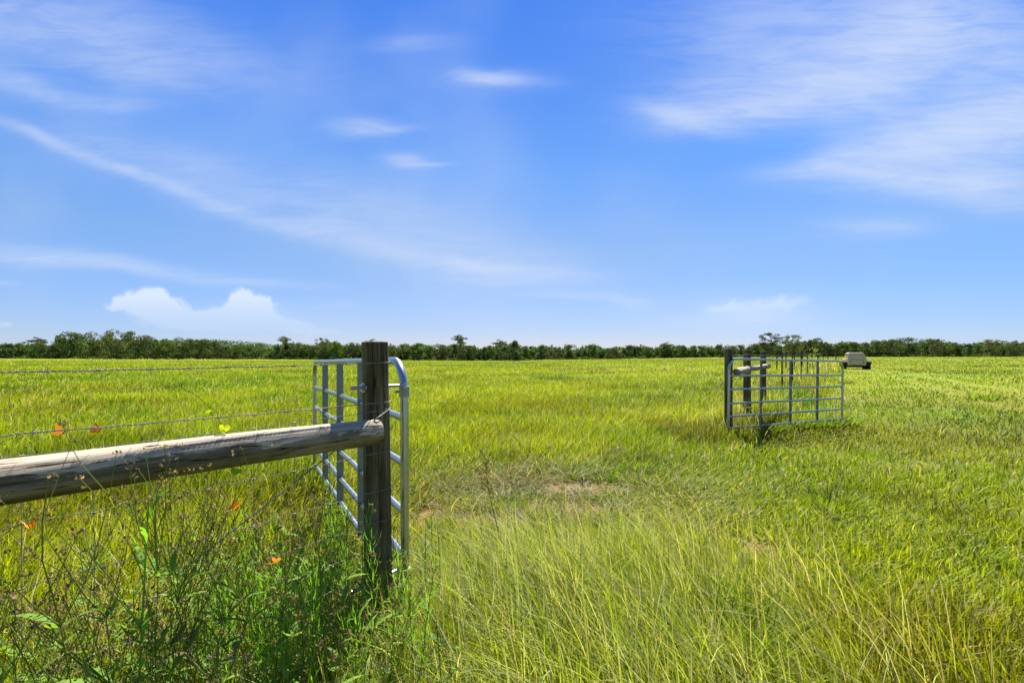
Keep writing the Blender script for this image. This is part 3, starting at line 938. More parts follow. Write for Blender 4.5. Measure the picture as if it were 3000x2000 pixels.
def barbs(mb, pts, spacing, size, rw, start=.05, seed=0):
    rn = random.Random(seed); acc = 0; nxt = start
    for a, b in zip(pts[:-1], pts[1:]):
        L = (b - a).length
        while nxt < acc + L:
            p = a.lerp(b, (nxt - acc) / L); t = (b - a).normalized()
            s = t.cross(Vector((0, 0, 1))).normalized(); u_ = s.cross(t)
            # coil round the strands
            mb.tube([p + t * (-.008 + .016 * k / 14) + (s * math.cos(k * 1.35) + u_ * math.sin(k * 1.35)) * (rw * 2.7) for k in range(15)], rw * .85, 5, False)
            r0 = rn.uniform(0, 6.28)
            for q in range(4):
                an = r0 + q * math.pi / 2
                d = (s * math.cos(an) + u_ * math.sin(an)) + t * rn.uniform(-.5, .5)
                bp = p + t * (.006 if q % 2 else -.006)
                mb.tube([bp + d.normalized() * rw * 2, bp + d.normalized() * size], [rw * .85, rw * .25], 5, True)
            nxt += spacing * rn.uniform(.93, 1.07)
        acc += L
def barbed(z_post, z_left, label, seed):
    root = empty('barbed_wire', NP)
    meta(root, label, 'barbed wire', 'barbed wires of the near fence')
    L = line_pts(z_post, z_left, 2.35, seed=seed)
    mb = MB(); twist(mb, [p - NP for p in L], .0017, .0014, .03)
    mb.obj('strand', M_wire, root, smooth=True)
    mb = MB(); mb.tube([p - NP for p in [L[0]] + wrap_pts(z_post, seed)], .0016, 6, False)
    k = wrap_pts(z_post, seed)[-2] - NP
    mb.tube([k + Vector((.004 * math.cos(q), .004 * math.sin(q) - .004, .004 * math.sin(q) - .002 + .0012 * q)) for q in [i * .7 for i in range(14)]], .0014, 5, False)
    mb.obj('tie_loop', M_wire, root, smooth=True)
    mb = MB(); barbs(mb, [p - NP for p in L], .122, .020, .0013, .16 + .03 * seed, seed)
    mb.obj('barbs', M_wire, root, smooth=True)['kind'] = 'stuff'
barbed(1.470, 1.463, 'top barbed wire of the near fence, level with the top of the gate', 1)
barbed(1.272, 1.292, 'second barbed wire of the near fence, a hand above the log', 2)

def woven():
    root = empty('woven_wire_fence', NP)
    meta(root, 'woven square-mesh field wire behind and below the weathered log', 'wire fence')
    zs = [1.232, 1.026, .84, .688, .56, .44, .34, .24]
    lines = []
    for i, z in enumerate(zs):
        L = line_pts(z, z - .02, 2.35, .048, .02, .0028, 40 + i)
        lines.append(L)
        mb = MB(); mb.tube([p - NP for p in L[::-1] + wrap_pts(z, 50 + i, .014 if i else .03)], .0015, 6, False)
        # knots
        for k in range(3, len(L) - 1, 4):
            p = L[k] - NP
            mb.tube([p - LD * .006, p + LD * .006], .0034, 5, True)
        mb.obj('line_wire', M_wire, root, smooth=True)
    for k in range(3, len(lines[0]) - 1, 4):
        mb = MB()
        pts = [L[k] - NP + Vector((random.gauss(0, .002), random.gauss(0, .002), 0)) for L in lines]
        mb.tube(pts, .0013, 5, False)
        mb.obj('stay_wire', M_wire, root, smooth=True)
woven()
def brace_wire():
    root = empty('brace_wire', NP)
    meta(root, 'twisted diagonal brace wire running from the near gatepost down across the log', 'wire')
    a = P(1149, 1192, 2.18); m1 = P(1108, 1222, 2.06); m2 = P(985, 1317, 1.93); b = P(700, 1540, 1.66); c = P(520, 1680, 1.52)
    mb = MB(); twist(mb, [p - NP for p in (a, m1, m2, b, c)], .0018, .0017, .05)
    lo = wrap_pts(1.235, 77)[8:]
    mb.tube([p - NP for p in lo] + [a + Vector((0, 0, .008)) - NP], .0016, 5, False)
    mb.obj('strand', M_wire, root, smooth=True)
brace_wire()

# ------------------------------------------------------------------ tube gates
RAILS = [0, .31, .556, .817, 1.057, 1.27]
def gate(hinge, far, ztop, zfar, label, seed, latch=False, hinge_dirs=None, post_c=None):
    h = Vector((hinge[0], hinge[1], 0)); f = Vector((far[0], far[1], 0))
    L = (f - h).length
    root = empty('tube_gate', (hinge[0], hinge[1], ztop - 1.27), math.atan2(f.y - h.y, f.x - h.x))
    slope = math.asin((zfar - ztop) / L)
    root.rotation_euler = (0, -slope, root.rotation_euler[2])
    meta(root, label, 'gate', 'open galvanised tube gates')
    Ht = 1.27; r = .0225; cr = .19
    # outer frame: up the hinge side, round the corner, along the top and down the far side
    pts = [(0, 0, -.03)]
    for i in range(13):
        a = math.pi - (math.pi / 2) * i / 12
        pts.append((cr + cr * math.cos(a), 0, Ht - cr + cr * math.sin(a)))
    for i in range(1, 9): pts.append((cr + (L - 2 * cr) * i / 9, 0, Ht))
    for i in range(13):
        a = math.pi / 2 - (math.pi / 2) * i / 12
        pts.append((L - cr + cr * math.cos(a), 0, Ht - cr + cr * math.sin(a)))
    pts.append((L, 0, -.03))
    mb = MB(); mb.tube(pts, r, 20); mb.obj('frame', M_galv, root, smooth=True)
    rn = random.Random(seed)
    stays = [L * .285, L * .525, L * .765] if seed == 1 else [L * .25, L * .5, L * .75]
    for k, d in enumerate(RAILS[1:]):
        z = Ht - d
        mb = MB()
        n = 24
        mb.tube([(L * i / n, .0015 * math.sin(i * .9 + k), z + .002 * math.sin(i * .5 + k * 2)) for i in range(n + 1)], .0195, 18)
        for s in [.03, L - .03] + stays:
            mb.tube([(s - .030, 0, z), (s + .030, 0, z)], .0222 if s not in (.03, L - .03) else .0212, 16)
        mb.obj('rail', M_galv, root, smooth=True)
    for s in stays:          # upright channels with turned edges
        mb = MB()
        w2, fr = (.0175, -.026) if seed == 1 else (.013, -.010)
        mb.box(s - w2, s + w2, .0235, .0275, -.02, Ht - .018)
        mb.box(s - w2, s - w2 + .003, fr, .0235, -.02, Ht - .018)
        mb.box(s + w2 - .003, s + w2, fr, .0235, -.02, Ht - .018)
        mb.obj('upright', M_stay, root)
    # hinges: strap round the frame and a long bolt through the post
    hd = Vector((post_c[0] - hinge[0], post_c[1] - hinge[1], 0)).normalized()
    hd = Matrix.Rotation(-root.rotation_euler[2], 3, 'Z') @ hd
    for zz in (Ht - .135 - .03, .13):
        mb = MB()
        mb.tube([(0, 0, zz - .028), (0, 0, zz + .028)], .0275, 18)
        s_ = hd.cross(Vector((0, 0, 1)))
        for sg in (-1, 1):
            p0 = Vector((0, 0, zz)) + s_ * .021 * sg
            mb.tube([p0 - hd * .005, p0 + hd * .045], .006, 6)
        mb.obj('hinge_strap', M_rust, root, smooth=True)
        mb = MB()
        mb.tube([Vector((0, 0, zz + .034)) - hd * .012, Vector((0, 0, zz + .034)) + hd * .33], .0085, 10)
        mb.tube([Vector((0, 0, zz + .02)), Vector((0, 0, zz + .046))], .0125, 10)
        q = Vector((0, 0, zz + .034)) + hd * .262
        mb.tube([q, q + hd * .012], .019, 6)
        mb.tube([q - hd * .004, q], .024, 16)
        for t in range(9):
            q2 = q + hd * (.018 + .006 * t)
            mb.tube([q2, q2 + hd * .002], .0098, 8)
        mb.obj('hinge_bolt', M_galv, root, smooth=True)
    if latch:
        mb = MB()
        zz = Ht - .50
        mb.tube([(L - .02, -.03, zz + .02), (L - .035, -.035, zz - .02), (L - .06, -.03, zz - .05), (L - .10, -.028, zz - .056)], .006, 8)
        mb.tube([(L, -.02, zz), (L, -.045, zz)], .008, 8)
        mb.obj('latch', M_galv, root, smooth=True)
    return root
gate((-.576, 2.39), (-2.445, 5.50), 1.478, 1.437, 'galvanised six-rail tube gate swung open behind the near gatepost', 1, post_c=(NP.x, NP.y))
gate((3.975, 8.15), (7.30, 9.81), 1.462, 1.402, 'galvanised six-rail tube gate standing open on the right of the field', 2, True, post_c=RP[0])

# ------------------------------------------------------------------ right fence
def fpt(t, d=0.0):
    return FP[0] + FD[0] * t + FN[0] * d, FP[1] + FD[1] * t + FN[1] * d
TP = [7.3, 10.1, 13.2, 16.1, 19.3, 22.8, 28.0]
names = ['nearest', 'second', 'third', 'fourth', 'fifth', 'sixth', 'farthest']
def tpost_parts(H):
    mb = MB()
    mb.box(-.024, .024, -.003, .003, 0, H); mb.box(-.003, .003, -.036, -.003, 0, H)
    for i in range(int(H / .055)): mb.box(-.007, .007, .003, .009, .03 + i * .055, .05 + i * .055)
    return mb
proto = None
for i, t in enumerate(TP):
    x, y = fpt(t)
    g = gz(x, y)
    ztop = 1.5 + (1045 - 1031.5) / F * y
    if proto is None:
        proto = tpost_parts(1.75).obj('steel_fence_post', M_tpost); o = proto
    else:
        o = proto.copy(); C.objects.link(o)
    o.location = (x, y, ztop - 1.75)
    o.rotation_euler = (0, R(random.uniform(-1.5, 1.5)), math.atan2(FD[1], FD[0]) + R(random.uniform(-8, 8)))
    o['label'] = '%s of the thin dark steel posts in the fence beyond the far gate' % names[i]
    meta(o, None, 'fence post', 'thin steel posts of the far fence')
def fence_top(t):
    x, y = fpt(t)
    y = max(y, 8)
    return 1.5 + (1045 - (1022 + 9.5 * float(sst((t) / 6.0)))) / F * y
for j, (dz, lab) in enumerate([(.11, 'top wire of the far fence'), (.34, 'second wire of the far fence, below the top one'), (.52, 'third wire of the far fence, level with the pale logs')]):
    mb = MB(); pts = []
    for i in range(61):
        t = 28.0 * (i / 60)
        x, y = fpt(t, .06)
        pts.append(Vector((x, y, fence_top(t) - dz - .01 * math.sin(i * 1.3))))
    mb.tube(pts, .0035, 5, False)
    o = mb.obj('barbed_wire', M_wire, smooth=True)
    barb = MB()
    meta(o, lab, 'fence wire', 'wires of the far fence')
# far board fence and corner posts behind the wire fence
def board_fence(a, b, nposts, rails, label, ztop_px):
    root = empty('board_fence', (a[0], a[1], gz(*a)))
    meta(root, label, 'board fence', 'dark board fences beyond the far gate')
    A = Vector((a[0], a[1], 0)); B = Vector((b[0], b[1], 0)); o0 = Vector((a[0], a[1], gz(*a)))
    zt = lambda p: 1.5 + (1045 - ztop_px) / F * p.y
    for i in range(nposts):
        p = A.lerp(B, i / (nposts - 1)); g = gz(p.x, p.y) - .1
        mb = MB(); mb.tube([Vector((p.x, p.y, g)) - o0, Vector((p.x, p.y, zt(p) + .05)) - o0], (.038), 10)
        mb.obj('post', M_board, root, smooth=True)
    for dz in rails:
        mb = MB()
        for i in range(nposts - 1):
            p = A.lerp(B, i / (nposts - 1)); q = A.lerp(B, (i + 1) / (nposts - 1))
            d = (q - p).normalized(); s = Vector((-d.y, d.x, 0)) * .02
            za, zb = zt(p) - dz - o0.z, zt(q) - dz - o0.z
            vs = []
            for pp, zz in ((p + d * .003, za), (q - d * .003, zb)):
                for sg, hh in ((-1, -.03), (1, -.03), (1, .03), (-1, .03)):
                    vs.append(Vector((pp.x, pp.y, 0)) - Vector((o0.x, o0.y, 0)) + s * sg + Vector((0, 0, zz + hh)) - d.cross(Vector((0, 0, 1))) * .0)
            mb.add(vs, [(0, 1, 2, 3), (7, 6, 5, 4), (0, 4, 5, 1), (1, 5, 6, 2), (2, 6, 7, 3), (3, 7, 4, 0)])
        mb.obj('rail', M_board, root)
board_fence(((2276 - 1500) / F * 30, 30), ((2350 - 1500) / F * 34, 34), 4, [.06, .19, .32], 'dark three-rail board fence seen over the far gate', 1031)
board_fence(((2399 - 1500) / F * 36, 36), ((2449 - 1500) / F * 42, 42), 3, [.06, .20], 'short dark board fence farther back, left of the buggy', 1029)

def bright_vine():
    x, y = fpt(17.4, .05)
    root = empty('climbing_vine', (x, y, gz(x, y)))
    meta(root, 'bright yellow-green vine climbing the far fence, above the open gate', 'vine')
    rn = random.Random(4); ml = MB(); ms = MB()
    H = 1.5 + 22 / F * y - gz(x, y)
    for s in range(3):
        pts = [Vector((rn.gauss(0, .06) + s * .16 - .16, rn.gauss(0, .05), H * (.62 + .2 * s) * i / 10)) for i in range(11)]
        ms.tube(pts, .008, 4, False, (.06, .09, .02))
        for k in range(46):
            i = rn.randint(2, 10); p = pts[i] + Vector((rn.gauss(0, .07), rn.gauss(0, .06), rn.gauss(0, .06)))
            d = Vector((rn.gauss(0, 1), rn.gauss(0, 1), rn.gauss(0, .6)))
            ml.quadleaf(p, d, d.orthogonal(), rn.uniform(.07, .13), rn.uniform(.05, .09), (.20, .30, .02), .4)
    ms.obj('stem', M_weed, root, usecol=True); ml.obj('foliage', M_weed, root, usecol=True)['kind'] = 'stuff'
bright_vine()

# ------------------------------------------------------------------ vehicle (old beige off-road buggy seen from behind)
def buggy():
    vx, vy = 23.30 + 1.2 * math.sin(R(32)), 30 + 1.2 * math.cos(R(32))
    g = 1.5 - (1086 - 1045) / F * 30 + .0
    root = empty('off_road_buggy', (vx, vy, g), R(-30))
    root.scale = (.82, .82, .97)
    meta(root, 'old faded beige off-road buggy with fat black tyres, parked in the field', 'buggy')
    yr = -1.2; yf = 1.15
    # body shell as stacked cross-sections (rear face at yr): (z, half width, rear y, front y)
    def shell(secs, name, mat, bev=.03):
        vs = []; fs = []
        for (z, hw, y0, y1) in secs:
            vs += [(-hw, y0, z), (hw, y0, z), (hw, y1, z), (-hw, y1, z)]
        for i in range(len(secs) - 1):
            a = i * 4; b = a + 4
            for k in range(4):
                k2 = (k + 1) % 4
                fs.append((a + k, a + k2, b + k2, b + k))
        fs.append((3, 2, 1, 0)); n = len(vs) - 4; fs.append((n, n + 1, n + 2, n + 3))
        mb = MB(); mb.add(vs, fs)
        return mb.obj(name, mat, root, bevel=bev)
    body = shell([(.33, .58, yr + .02, yf), (.40, .61, yr - .02, yf + .1), (.72, .66, yr, yf + .25), (.80, .655, yr + .015, yf + .2)], 'body', M_cream)
    # rear hatch panel and cab frame (pillars with open side windows)
    hatch = MB()
    hatch.add([(-.60, yr + .03, .80), (.60, yr + .03, .80), (.47, yr + .26, 1.20), (-.47, yr + .26, 1.20),
               (-.60, yr + .09, .80), (.60, yr + .09, .80), (.47, yr + .32, 1.20), (-.47, yr + .32, 1.20)],
              [(0, 1, 2, 3), (7, 6, 5, 4), (0, 3, 7, 4), (1, 5, 6, 2), (3, 2, 6, 7), (0, 4, 5, 1)])
    hatch.obj('rear_panel', M_cream, root, bevel=.012)
    roof = MB()
    roof.add([(-.50, yr + .22, 1.20), (.50, yr + .22, 1.20), (.50, .75, 1.22), (-.50, .75, 1.22), (-.48, yr + .25, 1.265), (.48, yr + .25, 1.265), (.48, .72, 1.285), (-.48, .72, 1.285)],
             [(3, 2, 1, 0), (4, 5, 6, 7), (0, 1, 5, 4), (1, 2, 6, 5), (2, 3, 7, 6), (3, 0, 4, 7)])
    roof.obj('roof', M_cream, root, bevel=.02)
    for sg in (-1, 1):
        for (yb, yt) in ((yr + .10, yr + .30), (-.15, -.15), (.95, .70)):
            mb = MB(); mb.tube([(sg * .62, yb, .79), (sg * .475, yt, 1.215)], .035, 8); mb.obj('pillar', M_cream, root, smooth=True)
        mb = MB()
        mb.tube([(sg * .66, -1.0 + .0, .80), (sg * .66, .95, .80)], .03, 8); mb.obj('side_rail', M_cream, root, smooth=True)
    # seams, recessed lights, bumper
    mb = MB(); mb.box(-.50, .50, yr - .012, yr + .01, .735, .752); mb.obj('panel_seam', M_black, root)
    mb = MB(); mb.box(-.30, .32, yr - .030, yr - .005, .415, .445); mb.obj('step_plate', M_stay, root)
    for sx, r_ in ((-.42, .055), (.44, .062)):
        mb = MB()
        mb.tube([(sx, yr - .022, .60), (sx, yr + .02, .60)], r_, 16); o = mb.obj('tail_light', M_black, root, smooth=True)
        mb = MB()
        ring = [(sx + math.cos(a * math.pi / 8) * r_, yr - .02, .60 + math.sin(a * math.pi / 8) * r_) for a in range(17)]
        mb.tube(ring, .010, 6, False); mb.obj('light_rim', M_cream, o, smooth=True)
    mb = MB(); mb.tube([(-.55, yr - .04, .34), (.55, yr - .04, .34)], .035, 8); mb.box(-.5, .5, yr + .1, yf, .24, .329); mb.obj('bumper', M_black, root, smooth=True)
    # wheels
    for sx in (-1, 1):
        for yy_ in (yr + .28, .85):
            cx = sx * .79; wv = .13
            mb = MB()
            prof = [(-wv, .17), (-wv, .24), (-wv * .8, .295), (0, .31), (wv * .8, .295), (wv, .24), (wv, .17)]
            n = 28; vs = []; fs = []
            for k in range(n):
                a = 2 * math.pi * k / n; lug = .012 if k % 2 else 0
                for (wx, rr) in prof: vs.append((cx + wx, yy_ + math.cos(a) * (rr + (lug if rr > .28 else 0)), .31 + math.sin(a) * (rr + (lug if rr > .28 else 0))))
            m_ = len(prof)
            for k in range(n):
                k2 = (k + 1) % n
                for j in range(m_ - 1): fs.append((k * m_ + j, k * m_ + j + 1, k2 * m_ + j + 1, k2 * m_ + j))
            mb.add(vs, fs); wo = mb.obj('wheel', M_tyre, root, smooth=True)
            mb = MB(); mb.tube([(cx - wv * .7, yy_, .31), (cx + wv * .7, yy_, .31)], .172, 20); mb.obj('rim', M_black, wo, smooth=True)
        mb = MB()
        fl = [(sx * (.64 + .0), yr + .28 + .33 * math.cos(a), .34 + .33 * math.sin(a)) for a in [math.pi * (.12 + .76 * i / 8) for i in range(9)]]
        vs = []; fs = []
        for p in fl:
            vs += [p, (p[0] + sx * .34, p[1], p[2]), (p[0], p[1], p[2] + .015), (p[0] + sx * .34, p[1], p[2] + .015)]
        for i in range(8):
            a = i * 4; b = a + 4
            fs += [(a, a + 1, b + 1, b), (a + 2, b + 2, b + 3, a + 3), (a, b, b + 2, a + 2), (a + 1, a + 3, b + 3, b + 1)]
        mb.add(vs, fs); mb.obj('mudguard', M_black, root)
buggy()

# ------------------------------------------------------------------ heart-leaved vine on the wire
def heart_vine():
    a = P(621, 1197, 1.66); root = empty('heart_leaved_vine', a)
    meta(root, 'thin vine with two glowing heart-shaped leaves hanging on the second wire', 'vine')
    def W(px, py, d): return P(px, py, d) - a
    ms = MB()
    ms.tube([W(541, 1146, 1.62), W(562, 1150, 1.62), W(580, 1160, 1.63), W(592, 1174, 1.64), W(602, 1183, 1.65), W(618, 1196, 1.655), W(633, 1203, 1.66), W(640, 1222, 1.67), W(646, 1242, 1.66), W(655, 1260, 1.64), W(676, 1272, 1.66), W(690, 1282, 1.69)],
            [.0006, .0007, .0008, .0009, .001, .001, .0011, .0011, .0011, .001, .001, .001], 5, False, (.14, .20, .04))
    ms.tube([W(706, 1370, 1.6), W(700, 1330, 1.61), W(697, 1318, 1.62)], .0012, 5, False, (.12, .18, .03))
    ms.obj('stem', M_ivy, root, usecol=True)
    def heart(px, py, d, size, rot, tilt, fold, col):
        n = 22; vs = [(0, 0, 0)]; fs = []
        for i in range(n + 1):
            t = math.pi * 2 * i / n
            hx = .5 * (math.sin(t) ** 3) * 1.05; hz = (13 * math.cos(t) - 5 * math.cos(2 * t) - 2 * math.cos(3 * t) - math.cos(4 * t)) / 32.0
            vs.append((hx, fold * abs(hx) + .05 * math.sin(t * 3), hz))
        for i in range(1, n + 1): fs.append((0, i, i + 1))
        M_ = Matrix.Rotation(rot, 4, 'Y') @ Matrix.Rotation(tilt, 4, 'Z')
        pos = W(px, py, d)
        mb = MB(); mb.add([(M_ @ (Vector(v_) * size)) + pos for v_ in vs], fs, col)
        mb.obj('leaf', M_ivy, root, usecol=True)
    heart(656, 1255, 1.64, .038, .12, .25, .35, (.30, .42, .02))
    heart(621, 1207, 1.655, .032, -.35, 1.05, .5, (.34, .46, .02))
    heart(692, 1382, 1.66, .036, .5, .7, .4, (.26, .38, .02))
heart_vine()

# ------------------------------------------------------------------ butterflies
def butterfly(px, py, dep, span, rz, fold, label, pitch=0.0):
    root = empty('orange_butterfly', P(px, py, dep)); root.rotation_euler = (pitch, 0, rz)
    meta(root, label, 'butterfly', 'orange butterflies by the near fence')
    s = span / 2
    mb = MB(); mb.tube([(0, -.30 * s, 0), (0, -.1 * s, .02 * s), (0, .18 * s, .03 * s), (0, .34 * s, .02 * s)], [.02 * s, .05 * s, .06 * s, .03 * s], 6)
    for sg in (-1, 1): mb.tube([(0, .34 * s, .02 * s), (sg * .14 * s, .62 * s, .12 * s)], .008 * s, 4)
    mb.obj('body', M_bfbody, root, smooth=True)
    fore = [(0, .20), (.35, .42), (.72, .66), (.98, .72), (1.0, .60), (.86, .36), (.70, .14), (.40, .02), (0, .02)]
    hind = [(0, .04), (.38, .04), (.66, .06), (.78, -.14), (.72, -.40), (.50, -.56), (.26, -.50), (.08, -.26), (0, -.12)]
    for sg in (-1, 1):
        for nm, pl in (('forewing', fore), ('hindwing', hind)):
            ca, sa = math.cos(fold), math.sin(fold)
            top = []; 
            for (x_, y_) in pl:
                xx = x_ * s; zz = .05 * s * math.sin(x_ * 3) + (.01 * s if nm == 'hindwing' else 0.0)
                top.append(Vector((sg * (xx * ca - zz * sa), y_ * s, xx * sa + zz * ca)))
            n = len(top); vs = top + [p + Vector((0, 0, -.0004)) for p in top]
            fs = [tuple(range(n)), tuple(range(2 * n - 1, n - 1, -1))] + [(i, (i + 1) % n, n + (i + 1) % n, n + i) for i in range(n)]
            mb = MB(); mb.add(vs, fs); mb.obj(nm, M_wing, root)
butterfly(187, 1267, 1.6, .078, R(10), .62, 'orange butterfly in flight, leftmost of the pair above the log', R(38))
butterfly(290, 1262, 1.75, .068, R(-14), .75, 'orange butterfly in flight, right one of the pair above the log', R(42))
butterfly(85, 1545, 1.15, .045, R(60), .9, 'small red-orange butterfly by the wire at the far left, below the log', R(20))
butterfly(695, 1486, 1.5, .055, R(-30), .8, 'yellow-orange butterfly low among the weeds under the log', R(30))
butterfly(806, 1648, 1.35, .050, R(95), .35, 'bright orange butterfly sitting low in the weeds left of the gatepost', R(-5))

# ------------------------------------------------------------------ trees
def crown_cloud(lobes, rs, per, ls, colb):
    """leaf clumps spread over each lobe: lobes = (x,y,z,rx,rz)"""
    co = []; cols = []
    for (lx, ly, lz, rx, rz, k) in lobes:
        n = int(per * k)
        d = rs.randn(n, 3); d /= np.linalg.norm(d, axis=1)[:, None]
        rad = rs.uniform(.62, 1.08, n)[:, None]
        c = np.array([[lx, ly, lz]]) + d * rad * np.array([[rx, rx, rz]])
        nrm = d + rs.randn(n, 3) * .55
        nrm /= np.linalg.norm(nrm, axis=1)[:, None]
        t1 = np.cross(nrm, rs.randn(n, 3)); t1 /= np.linalg.norm(t1, axis=1)[:, None]
        t2 = np.cross(nrm, t1)
        s = ls * rs.uniform(.5, 1.25, n)[:, None]
        q = np.stack([c - t1 * s, c - t2 * s * .7 + nrm * s * .2, c + t1 * s, c + t2 * s * .7 - nrm * s * .15], 1)
        co.append(q.reshape(-1, 3))
        g = rs.uniform(.65, 1.35, n)[:, None] * rs.uniform(.8, 1.2)
        cc = np.array([colb]) * g
        cc[:, 0] *= rs.uniform(.85, 1.3)
        cols.append(np.repeat(cc, 4, axis=0))
    return np.concatenate(co), np.concatenate(cols)

def crown_variant(kind, seed):
    rs = np.random.RandomState(seed)
    lob = []
    if kind == 'round':           # broad crown down to the ground, unit height 1, half width ~.5
        for i in range(26):
            z = rs.uniform(.10, .86); wmax = .46 * math.sqrt(max(.05, 1 - ((z - .45) / .58) ** 2))
            a = rs.rand() * 6.28; q = wmax * math.sqrt(rs.rand()) * .85
            r = rs.uniform(.11, .19)
            lob.append((q * math.cos(a), q * math.sin(a), z, r, r * .75, 1.0))
        colb = (.070, .124, .022); ls = .026; per = 130
    elif kind == 'oak':           # wide spreading crown with flat tiers
        for i in range(34):
            z = rs.uniform(.08, .90); wmax = .62 * math.sqrt(max(.05, 1 - ((z - .42) / .60) ** 2))
            a = rs.rand() * 6.28; q = wmax * math.sqrt(rs.rand()) * .92
            r = rs.uniform(.10, .17)
            lob.append((q * math.cos(a), q * math.sin(a), z, r * 1.15, r * .8, 1.0))
        colb = (.076, .118, .025); ls = .023; per = 120
    elif kind == 'narrow':
        for i in range(20):
            z = rs.uniform(.08, .93); wmax = .30 * (1.05 - z * .75)
            a = rs.rand() * 6.28; q = wmax * math.sqrt(rs.rand())
            r = rs.uniform(.08, .13)
            lob.append((q * math.cos(a), q * math.sin(a), z, r, r * 1.1, 1.0))
        colb = (.054, .104, .026); ls = .024; per = 110
    elif kind == 'pine':          # bare trunk, loose flat-topped clumps high up
        for i in range(20):
            z = rs.uniform(.66, .97); wmax = .24 * math.sqrt(max(.1, 1 - ((z - .80) / .30) ** 2))
            a = rs.rand() * 6.28; q = wmax * math.sqrt(rs.rand()) * 1.1
            r = rs.uniform(.055, .10)
            lob.append((q * math.cos(a), q * math.sin(a), z, r * 1.2, r * .5, .9))
        for i in range(9):
            a = rs.rand() * 6.28; q = .2 * rs.rand(); r = rs.uniform(.08, .13)
            lob.append((q * math.cos(a), q * math.sin(a), rs.uniform(.1, .5), r, r, 1.0))
        colb = (.085, .115, .042); ls = .017; per = 110
    elif kind == 'open':          # tall open crown, sky showing through the top
        for i in range(34):
            z = rs.uniform(.45, .97); wmax = .44 * math.sqrt(max(.08, 1 - ((z - .70) / .34) ** 2))
            a = rs.rand() * 6.28; q = wmax * (.35 + .65 * rs.rand())
            r = rs.uniform(.06, .11)
            lob.append((q * math.cos(a), q * math.sin(a), z, r * 1.2, r * .6, .8))
        for i in range(14):
            a = rs.rand() * 6.28; q = .36 * math.sqrt(rs.rand()); r = rs.uniform(.10, .15)
            lob.append((q * math.cos(a), q * math.sin(a), rs.uniform(.08, .55), r, r * .8, 1.0))
        colb = (.095, .120, .045); ls = .018; per = 115
    co, cols = crown_cloud(lob, rs, per, ls, colb)
    n = len(co) // 4
    f4 = np.arange(n * 4).reshape(n, 4)
    me_o = np_mesh('crown', co, np.zeros((0, 3), int), f4, cols, M_crown)
    mb = MB(); rn = random.Random(seed)
    tr = .017 if kind != 'pine' else .011
    top = .7 if kind in ('round', 'oak') else .92
    pts = [Vector((rn.gauss(0, .006) * i, rn.gauss(0, .006) * i, -.03 + (top + .03) * i / 7)) for i in range(8)]
    mb.tube(pts, [tr * (1.25 - .13 * i) for i in range(8)], 8, True)
    for L in lob[::2]:
        e = Vector(L[:3]); zb = max(.12, min(top * .9, e.z - .12 - .2 * rn.random()))
        i = zb / top * 7; p = pts[int(i)].lerp(pts[min(7, int(i) + 1)], i - int(i))
        mb.tube([p, p.lerp(e, .5) + Vector((0, 0, .02)), e], [tr * .42, tr * .28, tr * .10], 5, False)
    tk = mb.obj('trunk', M_bark, smooth=True)
    return me_o, tk
VAR = {}
for kind, seeds in (('round', (1, 2, 3, 4, 5)), ('oak', (11, 12, 13)), ('narrow', (21, 22)), ('pine', (31, 32)), ('open', (41, 42))):
    VAR[kind] = [crown_variant(kind, s) for s in seeds]
protos = [o for l in VAR.values() for pr in l for o in pr]
used = set()
def tree(kind, vi, x, y, height, wscale, rz, label, cat='tree', group=None):
    g = gz(x, y) - .1
    root = empty({'pine': 'pine_tree', 'oak': 'oak_tree'}.get(kind, 'tree'), (x, y, g), rz)
    root.scale = (height * wscale, height * wscale, height)
    vi = vi % len(VAR[kind])
    for o in VAR[kind][vi]:
        if o.name not in used:
            used.add(o.name); c = o
        else:
            c = o.copy(); C.objects.link(c)
        c.parent = root
    meta(root, label, cat, group)
    return root
TOPX = [-100, 0, 60, 110, 150, 180, 200, 260, 320, 380, 440, 480, 540, 600, 640, 700, 760, 835, 905, 955, 1000, 1050, 1160, 1250, 1340, 1400, 1500, 1540, 1600, 1700, 1900, 1960, 2000, 2060, 2110, 2160, 2210, 2300, 2370, 2400, 2440, 2530, 2600, 2680, 2740, 2780, 2830, 2900, 2970, 3000, 3100]
TOPY = [1001, 1001, 1002, 1004, 1004, 985, 969, 960, 966, 965, 978, 987, 989, 992, 998, 1003, 1006, 1003, 1001, 998, 1001, 1001, 1003, 1005, 1004, 1011, 1002, 1006, 1009, 1010, 1009, 1006, 1010, 1008, 1012, 1009, 1006, 1000, 992, 992, 997, 997, 993, 992, 994, 995, 1004, 996, 999, 1002, 1002]
def ordw(n):
    return '%d%s' % (n, 'th' if 10 <= n % 100 <= 20 else {1: 'st', 2: 'nd', 3: 'rd'}.get(n % 10, 'th'))
desc = {'round': ['low rounded mid-green tree', 'bushy olive-green tree', 'dense dark green tree', 'full leafy tree', 'soft-edged green tree'],
        'oak': ['broad spreading dark tree', 'wide-crowned dark green tree', 'big tiered leafy tree'],
        'narrow': ['narrow dark green tree', 'slim upright tree']}
px = -70.0; idx = 0; rt = random.Random(20)
GT = 'trees of the far tree line'
